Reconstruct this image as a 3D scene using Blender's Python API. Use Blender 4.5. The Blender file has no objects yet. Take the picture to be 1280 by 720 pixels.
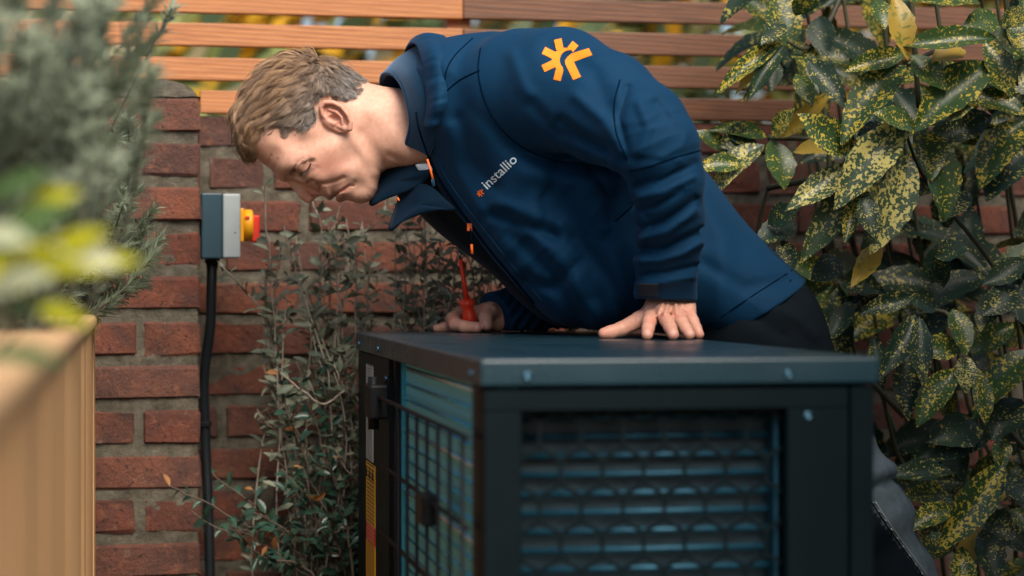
import bpy, bmesh, math, random
import numpy as np
from mathutils import Vector, Matrix, noise
from mathutils.bvhtree import BVHTree

# ------------------------------------------------------------------ camera, sky, sun, exposure
SC = bpy.context.scene
COL = SC.collection
FPX, YH, CZ = 2600.0, 355.0, 1.1          # focal length in photo pixels, horizon row, eye height
cam_d = bpy.data.cameras.new('camera')
cam = bpy.data.objects.new('camera', cam_d); COL.objects.link(cam)
cam.location = (0, 0, CZ)
cam.rotation_euler = (math.radians(90) - math.atan(5 / FPX), 0, 0)
cam_d.sensor_width = 36; cam_d.lens = FPX / 1280 * 36
cam_d.clip_start = 0.05; cam_d.clip_end = 500
cam_d.dof.use_dof = True; cam_d.dof.focus_distance = 3.13; cam_d.dof.aperture_fstop = 2.9
SC.camera = cam

SUN_EL, SUN_AZ = 45, 156                   # azimuth measured from +Y towards +X
world = bpy.data.worlds.new('World'); SC.world = world; world.use_nodes = True
wn = world.node_tree; bg = wn.nodes['Background']
sky = wn.nodes.new('ShaderNodeTexSky'); sky.sky_type = 'NISHITA'; sky.sun_disc = False
sky.sun_elevation = math.radians(SUN_EL); sky.sun_rotation = math.radians(SUN_AZ)
sky.air_density = 1.0; sky.dust_density = 2.5; sky.ozone_density = 1.0
wn.links.new(sky.outputs[0], bg.inputs[0]); bg.inputs[1].default_value = 0.075
sun_d = bpy.data.lights.new('sun', 'SUN'); sun_d.energy = 3.5; sun_d.angle = math.radians(40); sun_d.color = (1.0, 0.91, 0.79)
sun = bpy.data.objects.new('sun', sun_d); COL.objects.link(sun)
sa, se = math.radians(SUN_AZ), math.radians(SUN_EL)
sdir = Vector((math.sin(sa) * math.cos(se), math.cos(sa) * math.cos(se), math.sin(se)))
sun.rotation_euler = sdir.to_track_quat('Z', 'Y').to_euler(); sun.location = (-2, -1, 5)
SC.view_settings.view_transform = 'Standard'; SC.view_settings.look = 'None'
SC.view_settings.exposure = 0.85; SC.view_settings.gamma = 1.0; SC.view_settings.use_curve_mapping = False
SC.cycles.use_denoising = True
SC.cycles.max_bounces = 8; SC.cycles.transparent_max_bounces = 8

# ------------------------------------------------------------------ helpers
def P(px, py, d):
    """world point at depth d that projects to photo pixel (px, py)"""
    return Vector(((px - 640) / FPX * d, d, CZ - (py - YH) / FPX * d))

def tag(o, label, cat, group=None):
    o['label'] = label; o['category'] = cat
    if group: o['group'] = group
    return o

def empty(name, loc=(0, 0, 0), rz=0.0, label=None, cat=None, group=None):
    o = bpy.data.objects.new(name, None); COL.objects.link(o)
    o.location = loc; o.rotation_euler = (0, 0, rz); o.empty_display_size = 0.05
    if label: tag(o, label, cat, group)
    return o

def mesh_obj(name, me, mat=None, parent=None, smooth=False):
    if isinstance(me, bmesh.types.BMesh):
        m = bpy.data.meshes.new(name); me.to_mesh(m); me.free(); me = m
    if mat is not None and not me.materials: me.materials.append(mat)
    if smooth: me.polygons.foreach_set('use_smooth', [True] * len(me.polygons))
    o = bpy.data.objects.new(name, me); COL.objects.link(o)
    if parent is not None: o.parent = parent
    return o

def pyd(name, v, f, mat=None, parent=None, smooth=False):
    me = bpy.data.meshes.new(name); me.from_pydata([tuple(p) for p in v], [], f); me.update()
    return mesh_obj(name, me, mat, parent, smooth)

def box(bm, x0, x1, y0, y1, z0, z1, bev=0.0, seg=2):
    r = bmesh.ops.create_cube(bm, size=1.0)
    vs = r['verts']
    for v in vs:
        v.co = Vector((x0 + (v.co.x + .5) * (x1 - x0), y0 + (v.co.y + .5) * (y1 - y0), z0 + (v.co.z + .5) * (z1 - z0)))
    if bev > 0:
        es = list({e for v in vs for e in v.link_edges})
        bmesh.ops.bevel(bm, geom=es, offset=bev, segments=seg, affect='EDGES', profile=0.5)
    return bm

def boxo(name, dims, mat, parent=None, bev=0.0, seg=2, smooth=False):
    return mesh_obj(name, box(bmesh.new(), *dims, bev=bev, seg=seg), mat, parent, smooth)

def tube_arrays(pts, rad, n=6, cap=True):
    """swept tube through pts; rad a number or list"""
    pts = [Vector(p) for p in pts]; m = len(pts)
    if not hasattr(rad, '__len__'): rad = [rad] * m
    vs, fs = [], []
    ref = None
    for i, p in enumerate(pts):
        t = (pts[min(i + 1, m - 1)] - pts[max(i - 1, 0)])
        t = t.normalized() if t.length > 1e-9 else Vector((0, 0, 1))
        if ref is None:
            ref = t.orthogonal().normalized()
        ref = (ref - t * ref.dot(t))
        ref = ref.normalized() if ref.length > 1e-6 else t.orthogonal().normalized()
        b = t.cross(ref)
        for k in range(n):
            a = 2 * math.pi * k / n
            vs.append(p + (ref * math.cos(a) + b * math.sin(a)) * rad[i])
    for i in range(m - 1):
        for k in range(n):
            k2 = (k + 1) % n
            fs.append((i * n + k, i * n + k2, (i + 1) * n + k2, (i + 1) * n + k))
    if cap:
        fs.append(tuple(range(n - 1, -1, -1))); fs.append(tuple(range((m - 1) * n, m * n)))
    return vs, fs

def tube(name, pts, rad, mat, parent=None, n=8, smooth=True):
    v, f = tube_arrays(pts, rad, n)
    return pyd(name, v, f, mat, parent, smooth)

class Bag:
    """collects geometry into one mesh"""
    def __init__(s): s.v, s.f = [], []
    def add(s, v, f):
        o = len(s.v); s.v.extend(v); s.f.extend(tuple(i + o for i in q) for q in f)
    def tube(s, pts, rad, n=5): s.add(*tube_arrays(pts, rad, n))
    def build(s, name, mat, parent=None, smooth=True): return pyd(name, s.v, s.f, mat, parent, smooth)

def smooth_path(pts, k=6):
    """Catmull-Rom through pts"""
    pts = [Vector(p) for p in pts]; out = []
    for i in range(len(pts) - 1):
        p0, p1, p2, p3 = pts[max(i - 1, 0)], pts[i], pts[i + 1], pts[min(i + 2, len(pts) - 1)]
        for j in range(k):
            t = j / k
            out.append(0.5 * ((2 * p1) + (p2 - p0) * t + (2 * p0 - 5 * p1 + 4 * p2 - p3) * t * t + (3 * p1 - p0 - 3 * p2 + p3) * t ** 3))
    out.append(pts[-1]); return out

# ------------------------------------------------------------------ materials
class NT:
    def __init__(s, name):
        s.m = bpy.data.materials.new(name); s.m.use_nodes = True
        s.t = s.m.node_tree; s.b = s.t.nodes['Principled BSDF']
    def n(s, typ, **kw):
        nd = s.t.nodes.new(typ)
        for k, v in kw.items(): setattr(nd, k, v)
        return nd
    def l(s, a, b): s.t.links.new(a, b)
    def coords(s, kind='Object', scale=None):
        tc = s.n('ShaderNodeTexCoord')
        if scale is None: return tc.outputs[kind]
        mp = s.n('ShaderNodeMapping'); mp.inputs['Scale'].default_value = scale
        s.l(tc.outputs[kind], mp.inputs[0]); return mp.outputs[0]
    def noise(s, vec, scale, detail=4, rough=.55, dist=0.0):
        nd = s.n('ShaderNodeTexNoise'); nd.inputs['Scale'].default_value = scale
        nd.inputs['Detail'].default_value = detail; nd.inputs['Roughness'].default_value = rough; nd.inputs['Distortion'].default_value = dist
        if vec is not None: s.l(vec, nd.inputs['Vector'])
        return nd.outputs['Fac']
    def ramp(s, fac, stops, interp='LINEAR'):
        r = s.n('ShaderNodeValToRGB'); r.color_ramp.interpolation = interp
        e = r.color_ramp.elements
        while len(e) > 1: e.remove(e[-1])
        e[0].position = stops[0][0]; e[0].color = col4(stops[0][1])
        for p, c in stops[1:]:
            x = e.new(p); x.color = col4(c)
        s.l(fac, r.inputs[0]); return r.outputs[0]
    def mix(s, fac, a, b, mode='MIX'):
        m = s.n('ShaderNodeMix', data_type='RGBA', blend_type=mode)
        for sock, val in ((m.inputs[0], fac), (m.inputs[6], a), (m.inputs[7], b)):
            if hasattr(val, 'is_output'): s.l(val, sock)
            else: sock.default_value = val if not hasattr(val, '__len__') else col4(val)
        return m.outputs[2]
    def math(s, op, a, b=0.0, clamp=False):
        m = s.n('ShaderNodeMath', operation=op); m.use_clamp = clamp
        for sock, val in ((m.inputs[0], a), (m.inputs[1], b)):
            if hasattr(val, 'is_output'): s.l(val, sock)
            else: sock.default_value = val
        return m.outputs[0]
    def rnd(s): return s.n('ShaderNodeObjectInfo').outputs['Random']
    def bump(s, h, strength=.3, dist=.002, normal=None):
        b = s.n('ShaderNodeBump'); b.inputs['Strength'].default_value = strength; b.inputs['Distance'].default_value = dist
        s.l(h, b.inputs['Height'])
        if normal is not None: s.l(normal, b.inputs['Normal'])
        return b.outputs[0]
    def out(s, col=None, rough=None, normal=None, **kw):
        for sock, val in ((s.b.inputs['Base Color'], col), (s.b.inputs['Roughness'], rough), (s.b.inputs['Normal'], normal)):
            if val is None: continue
            if hasattr(val, 'is_output'): s.l(val, sock)
            else: sock.default_value = val if not hasattr(val, '__len__') else col4(val)
        for k, v in kw.items():
            sock = s.b.inputs[k]
            if hasattr(v, 'is_output'): s.l(v, sock)
            else: sock.default_value = v if not hasattr(v, '__len__') or len(v) == 3 and k == 'Subsurface Radius' else col4(v)
        return s.m

def col4(c): return tuple(c) if len(c) == 4 else (c[0], c[1], c[2], 1.0)

def simple(name, a, b=None, scale=60, rough=.5, bump=.15, bscale=400, bdist=.0006, **kw):
    t = NT(name); v = t.coords()
    b = b or tuple(x * .8 for x in a)
    c = t.mix(t.ramp(t.noise(v, scale), [(.3, (0, 0, 0)), (.7, (1, 1, 1))]), a, b)
    nb = t.bump(t.noise(v, bscale, 3), bump, bdist)
    return t.out(c, rough, nb, **kw)

def m_brick():
    t = NT('old_red_brick'); v0 = t.coords()
    r = t.rnd()
    add = t.n('ShaderNodeVectorMath', operation='ADD'); cmb = t.n('ShaderNodeCombineXYZ')
    t.l(t.math('MULTIPLY', r, 37.0), cmb.inputs[0]); t.l(t.math('MULTIPLY', r, 11.0), cmb.inputs[1])
    t.l(v0, add.inputs[0]); t.l(cmb.outputs[0], add.inputs[1]); v = add.outputs[0]
    base = t.ramp(r, [(0, (.13, .046, .032)), (.25, (.20, .064, .038)), (.5, (.105, .052, .042)), (.75, (.22, .075, .043)), (1, (.15, .070, .052))])
    base = t.mix(t.ramp(t.noise(v, 16, 5, .65), [(.38, (0, 0, 0)), (.66, (.9, .9, .9))]), base, (.075, .042, .036))
    base = t.mix(t.ramp(t.noise(v, 55, 4, .7), [(.56, (0, 0, 0)), (.72, (.8, .8, .8))]), base, (.25, .105, .06))
    base = t.mix(t.ramp(t.noise(v, 130, 3, .6), [(.62, (0, 0, 0)), (.68, (.9, .9, .9))]), base, (.035, .022, .02))
    base = t.mix(t.ramp(t.noise(v, 30, 6, .7, .5), [(.62, (0, 0, 0)), (.76, (.6, .6, .6))]), base, (.34, .29, .22))
    h = t.math('ADD', t.noise(v, 90, 6, .7), t.math('MULTIPLY', t.noise(v, 420, 3, .6), .5))
    return t.out(base, .9, t.bump(h, 1.0, .006), **{'Specular IOR Level': .25})

def m_mortar():
    t = NT('sandy_lime_mortar'); v = t.coords()
    c = t.ramp(t.noise(v, 35, 6, .65), [(.25, (.075, .066, .05)), (.5, (.21, .185, .14)), (.75, (.36, .325, .25))])
    c = t.mix(t.ramp(t.noise(v, 260, 2, .6), [(.6, (0, 0, 0)), (.72, (.8, .8, .8))]), c, (.06, .05, .035))
    c = t.mix(t.ramp(t.noise(v, 14, 4, .6), [(.55, (0, 0, 0)), (.8, (.7, .7, .7))]), c, (.33, .32, .27))
    h = t.math('ADD', t.noise(v, 150, 6, .75), t.math('MULTIPLY', t.noise(v, 600, 2, .6), .6))
    return t.out(c, .95, t.bump(h, 1.0, .012), **{'Specular IOR Level': .2})

def m_wood(name, c1, c2, c3, axis='X', rough=.55, ring=26):
    t = NT(name); r = t.rnd()
    tc = t.n('ShaderNodeTexCoord'); add = t.n('ShaderNodeVectorMath', operation='ADD'); cmb = t.n('ShaderNodeCombineXYZ')
    for i in range(3): t.l(t.math('MULTIPLY', r, 13.0 + 7 * i), cmb.inputs[i])
    t.l(tc.outputs['Object'], add.inputs[0]); t.l(cmb.outputs[0], add.inputs[1])
    mp = t.n('ShaderNodeMapping'); mp.inputs['Scale'].default_value = {'X': (.22, 6, 6), 'Z': (6, 6, .22)}[axis]
    t.l(add.outputs[0], mp.inputs[0]); v = mp.outputs[0]
    w = t.n('ShaderNodeTexWave', wave_type='BANDS', bands_direction='DIAGONAL'); w.inputs['Scale'].default_value = ring / 6
    w.inputs['Distortion'].default_value = 5; w.inputs['Detail'].default_value = 3; w.inputs['Detail Scale'].default_value = .8
    t.l(v, w.inputs['Vector'])
    fine = t.noise(v, 45, 5, .65)
    c = t.ramp(w.outputs['Fac'], [(.1, c1), (.6, c2), (.95, c3)])
    c = t.mix(t.ramp(fine, [(.38, (0, 0, 0)), (.66, (.85, .85, .85))]), c, c3)
    c = t.mix(t.ramp(r, [(0, (0, 0, 0)), (1, (.35, .35, .35))]), c, c1)
    return t.out(c, rough, t.bump(t.math('ADD', fine, t.math('MULTIPLY', w.outputs['Fac'], .4)), .35, .0012))

def m_leaf(name, c1, c2, c3=None, spots=None, spot_amt=.5, rough=.35, scale=60, transl=.25, spec=.5, yellow=None):
    """leaf: colour per object and per place, optional variegation"""
    t = NT(name); v0 = t.coords(); r = t.rnd()
    add = t.n('ShaderNodeVectorMath', operation='ADD'); cmb = t.n('ShaderNodeCombineXYZ')
    t.l(t.math('MULTIPLY', r, 31.0), cmb.inputs[0]); t.l(t.math('MULTIPLY', r, 17.0), cmb.inputs[2])
    t.l(v0, add.inputs[0]); t.l(cmb.outputs[0], add.inputs[1]); v = add.outputs[0]
    c = t.mix(t.ramp(t.noise(v, scale * .4, 3), [(.3, (0, 0, 0)), (.7, (1, 1, 1))]), c1, c2)
    if c3: c = t.mix(t.ramp(r, [(.0, (0, 0, 0)), (1, (.8, .8, .8))]), c, c3)
    if spots:
        n1 = t.noise(v, scale * 2.6, 2, .45, .6)
        n2 = t.noise(v, scale * .55, 2, .5)
        k = t.math('ADD', n1, t.math('MULTIPLY', t.math('SUBTRACT', n2, .5), .5))
        k = t.math('ADD', k, t.math('MULTIPLY', t.math('SUBTRACT', r, .5), .10))
        f = t.ramp(k, [(.605 - .14 * spot_amt, (0, 0, 0)), (.675 - .14 * spot_amt, (1, 1, 1))])
        c = t.mix(f, c, spots)
    nb = t.bump(t.noise(v, scale * 3, 3), .25, .0008)
    t.out(c, rough, nb, **{'Specular IOR Level': spec})
    if transl > 0:
        tr = t.n('ShaderNodeBsdfTranslucent'); ms = t.n('ShaderNodeMixShader'); ms.inputs[0].default_value = transl
        t.l(c, tr.inputs[0]); t.l(nb, tr.inputs['Normal'])
        o = t.t.nodes['Material Output']
        t.l(t.b.outputs[0], ms.inputs[1]); t.l(tr.outputs[0], ms.inputs[2]); t.l(ms.outputs[0], o.inputs[0])
    return t.m

MAT = {}
MAT['brick'] = m_brick(); MAT['mortar'] = m_mortar()
MAT['cedar'] = m_wood('oiled_cedar', (.44, .17, .055), (.56, .24, .088), (.25, .085, .028), ring=75)
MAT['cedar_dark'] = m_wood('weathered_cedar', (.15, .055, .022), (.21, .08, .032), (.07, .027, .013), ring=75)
MAT['larch'] = m_wood('pale_larch', (.66, .38, .18), (.73, .45, .23), (.56, .30, .125), axis='Z', ring=30)
MAT['larch_top'] = m_wood('pale_larch_rim', (.60, .38, .20), (.70, .47, .26), (.47, .27, .12), ring=30)
MAT['soil'] = simple('soil', (.05, .035, .02), (.02, .014, .01), 90, .95, .9, 200, .006)
MAT['ground'] = simple('garden_soil_and_gravel', (.10, .085, .06), (.05, .042, .032), 8, .95, .9, 60, .02)

# ------------------------------------------------------------------ ground
TH = math.radians(10.2); CU, SU = math.cos(TH), math.sin(TH)
g = bmesh.new(); bmesh.ops.create_grid(g, x_segments=8, y_segments=8, size=150)
o = mesh_obj('ground', g, MAT['ground']); o.location = (0, 60, 0); o['kind'] = 'structure'

# wall frame: local x along the wall, local y away from the camera
PE = P(251, YH, 3.5); PE.z = 0                      # front right edge of the pillar, on the ground
RND = random.Random(5)

def brick_mesh(l, h, d, seed):
    rr = random.Random(seed); bm = bmesh.new()
    box(bm, 0, l, 0, d, 0, h, bev=.0045, seg=1)
    for v in bm.verts:
        n = Vector((rr.uniform(-1, 1), rr.uniform(-1, 1), rr.uniform(-1, 1)))
        v.co += n * .0022
        if v.co.y < d * .5 and rr.random() < .16: v.co += Vector(((.5 * l - v.co.x) * .03, rr.uniform(.002, .006), (.5 * h - v.co.z) * .16))
    me = bpy.data.meshes.new('brick'); bm.to_mesh(me); bm.free(); me.materials.append(MAT['brick'])
    return me

BC = {}
def brick(parent, x, y, z, l, d, h=.0565):
    key = (round(l, 3), round(d, 3), RND.randrange(5))
    if key not in BC: BC[key] = brick_mesh(l, h, d, hash(key) & 0xffff)
    o = bpy.data.objects.new('brick', BC[key]); COL.objects.link(o); o.parent = parent
    o.location = (x + RND.uniform(-.0015, .0015), y + RND.uniform(-.003, .0022), z + RND.uniform(-.0015, .0015))
    o.rotation_euler = (RND.uniform(-.008, .008), RND.uniform(-.006, .006), RND.uniform(-.008, .008))
    return o

def mortar_sheet(name, parent, x0, x1, z0, z1, y, thick, cell=.008, amp=.0045):
    """front face of the mortar bed: an uneven real surface, closed at the back"""
    nx, nz = int((x1 - x0) / cell), int((z1 - z0) / cell)
    vs, fs = [], []
    for j in range(nz + 1):
        for i in range(nx + 1):
            x, z = x0 + (x1 - x0) * i / nx, z0 + (z1 - z0) * j / nz
            q = noise.noise(Vector((x * 45, z * 60, y * 9))) * .6 + noise.noise(Vector((x * 110, z * 120, 3.3))) * .5
            vs.append((x, y - amp * q, z))
    W = nx + 1
    for j in range(nz):
        for i in range(nx): fs.append((j * W + i, j * W + i + 1, (j + 1) * W + i + 1, (j + 1) * W + i))
    k = len(vs)
    vs += [(x0, y + thick, z0), (x1, y + thick, z0), (x1, y + thick, z1), (x0, y + thick, z1)]
    tl, tr = nz * W, nz * W + nx
    fs += [(k, k + 3, k + 2, k + 1), tuple([k, k + 1] + [i for i in range(nx, -1, -1)]), tuple([k + 2, k + 3] + [tl + i for i in range(nx + 1)]),
           tuple([k + 3, k] + [j * W for j in range(nz + 1)]), tuple([k + 1, k + 2] + [j * W + nx for j in range(nz, -1, -1)])]
    return pyd(name, vs, fs, MAT['mortar'], parent, True)

PITCH = .0747; JT = .018; BH = PITCH - JT
# ---- pillar
pil = empty('brick_pillar', PE, TH, 'old red brick pillar with rounded mortar cap beside the wooden planter', 'pillar')
PTOP = 1.411; PW = .345; PD = .34
for r in range(19):
    z = PTOP - r * PITCH - BH
    if z < 0: z = 0.001
    if r % 2 == 0:
        rows = [(-.215, .215), (-.345, .118)]
    else:
        rows = [(-.096, .096), (-.211, .102), (-.345, .12)]
    for (x, l) in rows:
        brick(pil, x, 0, z, l, .102)
    brick(pil, -.102, .118, z, .102, .10); brick(pil, -.215, .232, z, .215, .102)
mortar_sheet('mortar', pil, -PW + .004, -.005, 0, PTOP + .002, .0042, PD - .02)
def cap_mesh():
    bm = bmesh.new(); n = 26
    vs = {}
    for i in range(n + 1):
        for j in range(n + 1):
            a, b = i / n * 2 - 1, j / n * 2 - 1
            x = -PW / 2 + a * PW / 2; y = PD / 2 + b * PD / 2
            k = (1 - abs(a) ** 5) * (1 - abs(b) ** 5)
            zz = PTOP + .004 + .036 * max(k, 0) ** .6 + .004 * noise.noise(Vector((x * 30, y * 30, 1.7))) + .003 * noise.noise(Vector((x * 80, y * 80, 4)))
            vs[i, j] = bm.verts.new((x, y, zz))
    for i in range(n):
        for j in range(n): bm.faces.new((vs[i, j], vs[i + 1, j], vs[i + 1, j + 1], vs[i, j + 1]))
    return bm
mesh_obj('mortar_cap', cap_mesh(), MAT['mortar'], pil, True)

# ---- recessed wall
WREC = .245
wall = empty('brick_wall', PE + Vector((-SU * WREC, CU * WREC, 0)), TH, 'long red brick garden wall in pale mortar under the slatted fence', 'wall')
WTOP = 1.402; WX0, WX1 = -.02, 2.02
for r in range(19):
    z = WTOP - r * PITCH - BH
    if z < 0: z = .001
    x = WX0 + (.02 if r % 2 == 0 else -.03); k = 0
    while x < WX1:
        if r % 2 == 0: l = .186 if k == 0 else .215
        else: l = (.055 if r % 4 == 1 else .085) if k == 0 else (.102 if (k % 3) else .215)
        brick(wall, x, 0, z, l, .102); x += l + .0155; k += 1
mortar_sheet('mortar', wall, WX0 - .03, WX1, 0, WTOP + .001, .0045, .20, cell=.011)

# ---- fence on the wall
fen = empty('slatted_fence', PE + Vector((-SU * (WREC + .0), CU * (WREC + .0), 0)), TH, 'horizontal cedar slat fence standing on the brick wall, gaps between slats', 'fence')
XJ = .5317
XJ = (lambda: (608 - 640) / FPX * 3.86 - PE.x)() / CU      # board joint at the post
for k in range(7):
    z0 = 1.4075 + k * .0602
    for side in (0, 1):
        xa = (.006 if k == 0 else -.9) if side == 0 else XJ + .0008
        xb = XJ if side == 0 else 2.3
        bm = box(bmesh.new(), 0, xb - xa, 0, .021, 0, .0405, bev=.0018, seg=2)
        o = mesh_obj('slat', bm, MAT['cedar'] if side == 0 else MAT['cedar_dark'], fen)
        o.location = (xa, -.004 + RND.uniform(-.001, .001), z0)
        o.rotation_euler = (0, RND.uniform(-.0012, .0012), 0)
for xp in (-.8, XJ - .004, 1.45, 2.25):
    boxo('post', (xp - .022, xp + .022, .018, .07, 1.403, 1.86), MAT['cedar'], fen, .002)
# ------------------------------------------------------------------ heat pump
MAT['case'] = simple('anthracite_powder_coat', (.0018, .0058, .0082), (.0024, .007, .0098), 20, .45, .12, 1500, .0002, **{'Specular IOR Level': .10})
def m_lid():
    t = NT('anthracite_lid_coat'); v = t.coords()
    c = t.mix(t.ramp(t.noise(v, 12, 4), [(.3, (0, 0, 0)), (.7, (1, 1, 1))]), (.0045, .024, .037), (.007, .030, .044))
    c = t.mix(t.ramp(t.noise(v, 330, 2, .5), [(.74, (0, 0, 0)), (.80, (.6, .6, .6))]), c, (.22, .25, .25))          # specks of dust
    r = t.ramp(t.noise(v, 7, 5, .65), [(.3, (.22, .22, .22)), (.75, (.42, .42, .42))])
    return t.out(c, r, t.bump(t.noise(v, 1600, 3), .10, .00015))
MAT['lid'] = m_lid()
MAT['black'] = simple('black_plastic', (.006, .007, .009), (.008, .009, .011), 40, .5, **{'Specular IOR Level': .15})
MAT['wire'] = simple('black_coated_wire', (.006, .007, .009), None, 50, .55, **{'Specular IOR Level': .15})
MAT['screw'] = simple('zinc_screw', (.09, .20, .29), (.05, .12, .18), 200, .32, .2, Metallic=.9)
def m_coil():
    t = NT('blue_coated_coil_fins'); tc = t.n('ShaderNodeTexCoord'); sep = t.n('ShaderNodeSeparateXYZ'); t.l(tc.outputs['Object'], sep.inputs[0])
    w = t.math('SINE', t.math('MULTIPLY', sep.outputs[2], 2 * math.pi / .0145)); 
    n = t.noise(t.coords('Object', (30, 30, 200)), 3, 4)
    c = t.mix(t.ramp(n, [(.3, (0, 0, 0)), (.7, (1, 1, 1))]), (.10, .50, .66), (.16, .58, .72))
    fin = t.math('SINE', t.math('MULTIPLY', t.math('ADD', sep.outputs[0], sep.outputs[1]), 2 * math.pi / .0024))
    return t.out(c, .42, t.bump(t.math('ADD', t.math('MULTIPLY', fin, .4), w), .5, .0015), Metallic=.35)
MAT['coil'] = m_coil()
MAT['tube'] = simple('blue_coated_tube', (.09, .44, .60), (.07, .36, .50), 40, .25, .1, Metallic=.7)
MAT['plate'] = simple('galvanised_end_plate', (.36, .38, .36), (.28, .31, .30), 60, .45, .1, Metallic=.5)
MAT['glint_tube'] = simple('bright_tube_highlight', (.45, .60, .62), (.35, .5, .53), 90, .25, .1, Metallic=.8)  # pale copy of the tube colour, painted as a highlight

A = P(604, 449, 2.175); TOPZ = A.z
UW, UL = .43, 1.25
hp = empty('heat_pump', (A.x, A.y, 0), TH, 'dark anthracite heat pump unit with wire guard and honeycomb side panel', 'heat pump')
ZB = .06; ZL = TOPZ - .029
LID = boxo('lid', (-.004, UW + .004, -.004, UL + .004, ZL, TOPZ), MAT['lid'], hp, .0035, 3, True)
# faces shaded smooth but flat where flat
for p in LID.data.polygons: p.use_smooth = True
wnm = LID.modifiers.new('wn', 'WEIGHTED_NORMAL'); wnm.keep_sharp = True
# front (short) face: frame of sheet steel with a window
wx0, wx1, wz0, wz1 = .041, .331, .14, ZL - .026
def sheet(name, rects, y0, y1, mat, par=hp, bev=.0012):
    bm = bmesh.new()
    for r in rects: box(bm, r[0], r[1], y0, y1, r[2], r[3], bev=bev, seg=1)
    return mesh_obj(name, bm, mat, par)
fp = boxo('front_panel_top', (.001, .400, 0, .018, wz1, ZL - .004), MAT['case'], hp, .0012, 1)
sheet('front_panel_strip', [(.001, wx0, ZB, wz1 - .0005)], 0, .018, MAT['case'])
sheet('front_panel_strip', [(wx1, .400, ZB, wz1 - .0005)], 0, .018, MAT['case'])
sheet('front_panel_base', [(wx0 + .0005, wx1 - .0005, ZB, wz0)], 0, .018, MAT['case'])
boxo('corner_post', (.4025, UW - .001, .001, .03, ZB, ZL - .003), MAT['case'], hp, .0015, 1)
# honeycomb guard behind the window
def honeycomb():
    bm = bmesh.new(); R = .0262; r_in = .0216; th = .0016
    w = R * math.sqrt(3)
    nj = int((wz1 - wz0) / (1.5 * R)) + 3; ni = int((wx1 - wx0) / w) + 3
    cache = {}
    for j in range(nj):
        for i in range(ni):
            cx = wx0 - w / 2 + i * w + (w / 2 if j % 2 else 0); cz = wz1 + .012 - j * 1.5 * R
            if not (wx0 - .02 < cx < wx1 + .02 and wz0 - .02 < cz < wz1 + .02): continue
            outer, inner = [], []
            for k in range(24):
                a = 2 * math.pi * k / 24 + math.pi / 6
                # hexagon radius at angle a (pointy top)
                aa = (a - math.pi / 6) % (math.pi / 3) - math.pi / 6
                ro = R * math.cos(math.pi / 6) / math.cos(aa)
                ri = .90 * (.75 * ro + .25 * R * .9)
                outer.append((cx + ro * math.cos(a), cz + ro * math.sin(a))); inner.append((cx + ri * math.cos(a), cz + ri * math.sin(a)))
            for y in (.0, th):
                o_ = [bm.verts.new((p[0], .0185 + y, p[1])) for p in outer]; i_ = [bm.verts.new((p[0], .0185 + y, p[1])) for p in inner]
                for k in range(24):
                    f = (o_[k], o_[(k + 1) % 24], i_[(k + 1) % 24], i_[k])
                    bm.faces.new(f if y == 0 else f[::-1])
                if y == 0: i0 = i_
                else:
                    for k in range(24): bm.faces.new((i0[k], i0[(k + 1) % 24], i_[(k + 1) % 24], i_[k]))
    return bm
mesh_obj('honeycomb_guard', honeycomb(), MAT['case'], hp)
# coil behind the honeycomb
MAT['coil_in'] = simple('shaded_coil_fins', (.004, .022, .034), (.006, .03, .045), 30, .5, .2)  # fin colour darkened to paint in the shade behind the honeycomb
MAT['tube_in'] = simple('shaded_coil_tube', (.012, .085, .14), (.010, .065, .11), 40, .48, .1, Metallic=.5)  # tube colour darkened for the same interior shade
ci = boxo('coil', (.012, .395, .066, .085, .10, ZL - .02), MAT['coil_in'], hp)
z = ZL - .037; 
while z > .12:
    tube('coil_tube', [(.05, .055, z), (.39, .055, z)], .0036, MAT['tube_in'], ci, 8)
    z -= .0205
boxo('coil_end_plate', (.326, .330, .03, .06, .12, ZL - .03), MAT['tube_in'], hp)
# long face (guarded coil)
VY0, VY1 = .072, .80
boxo('corner_post', (0, .02, .0185, VY0, ZB, ZL - .0005), MAT['case'], hp, .0015, 1)
boxo('side_panel', (0, .03, VY1 + .03, UL, ZB, ZL - .0005), MAT['case'], hp, .0015, 1)
boxo('panel_return', (.006, .03, VY1, VY1 + .029, ZB, ZL - .0005), MAT['black'], hp)
c2 = boxo('coil', (.019, .05, VY0 + .001, VY1 - .002, ZB + .02, ZL - .002), MAT['coil'], hp)
z = ZL - .012; k = 0
while z > .1:
    tube('coil_tube', [(.0185, VY0 + .06, z), (.0185, VY1 - .003, z)], .0022 if k % 4 else .0034, MAT['tube'] if k % 4 else MAT['glint_tube'], c2, 6)
    z -= .0215; k += 1
boxo('coil_end_plate', (.0135, .0175, VY0 + .001, VY0 + .06, ZB + .02, ZL - .003), MAT['plate'], hp)
boxo('coil_end_plate', (.013, .0188, VY1 - .014, VY1 - .001, ZB + .02, ZL - .003), MAT['tube'], hp)
# wire guard
wg = tube('wire_guard', [(-.012, .03, .937), (-.014, .86, .937)], .0030, MAT['wire'], hp, 8)
for zz in (.841, .745, .649, .553, .457, .361, .265):
    tube('guard_wire', [(-.012, .03, zz), (-.012, VY1 + .03, zz)], .0028, MAT['wire'], wg, 8)
for i in range(7):
    v = .594 - i * .092
    tube('guard_wire', [(-.0155, v, .16), (-.0155, v, .9375)], .0023, MAT['wire'], wg, 8)
boxo('guard_clip', (-.024, -.004, .30, .355, .812, .848), MAT['black'], wg, .002, 1)
boxo('guard_clip', (-.028, .001, .83, .90, .905, .955), MAT['black'], wg, .004, 2)
tube('clip_pin', [(-.02, .85, .89), (-.02, .85, .966)], .008, MAT['black'], wg, 8)
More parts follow.
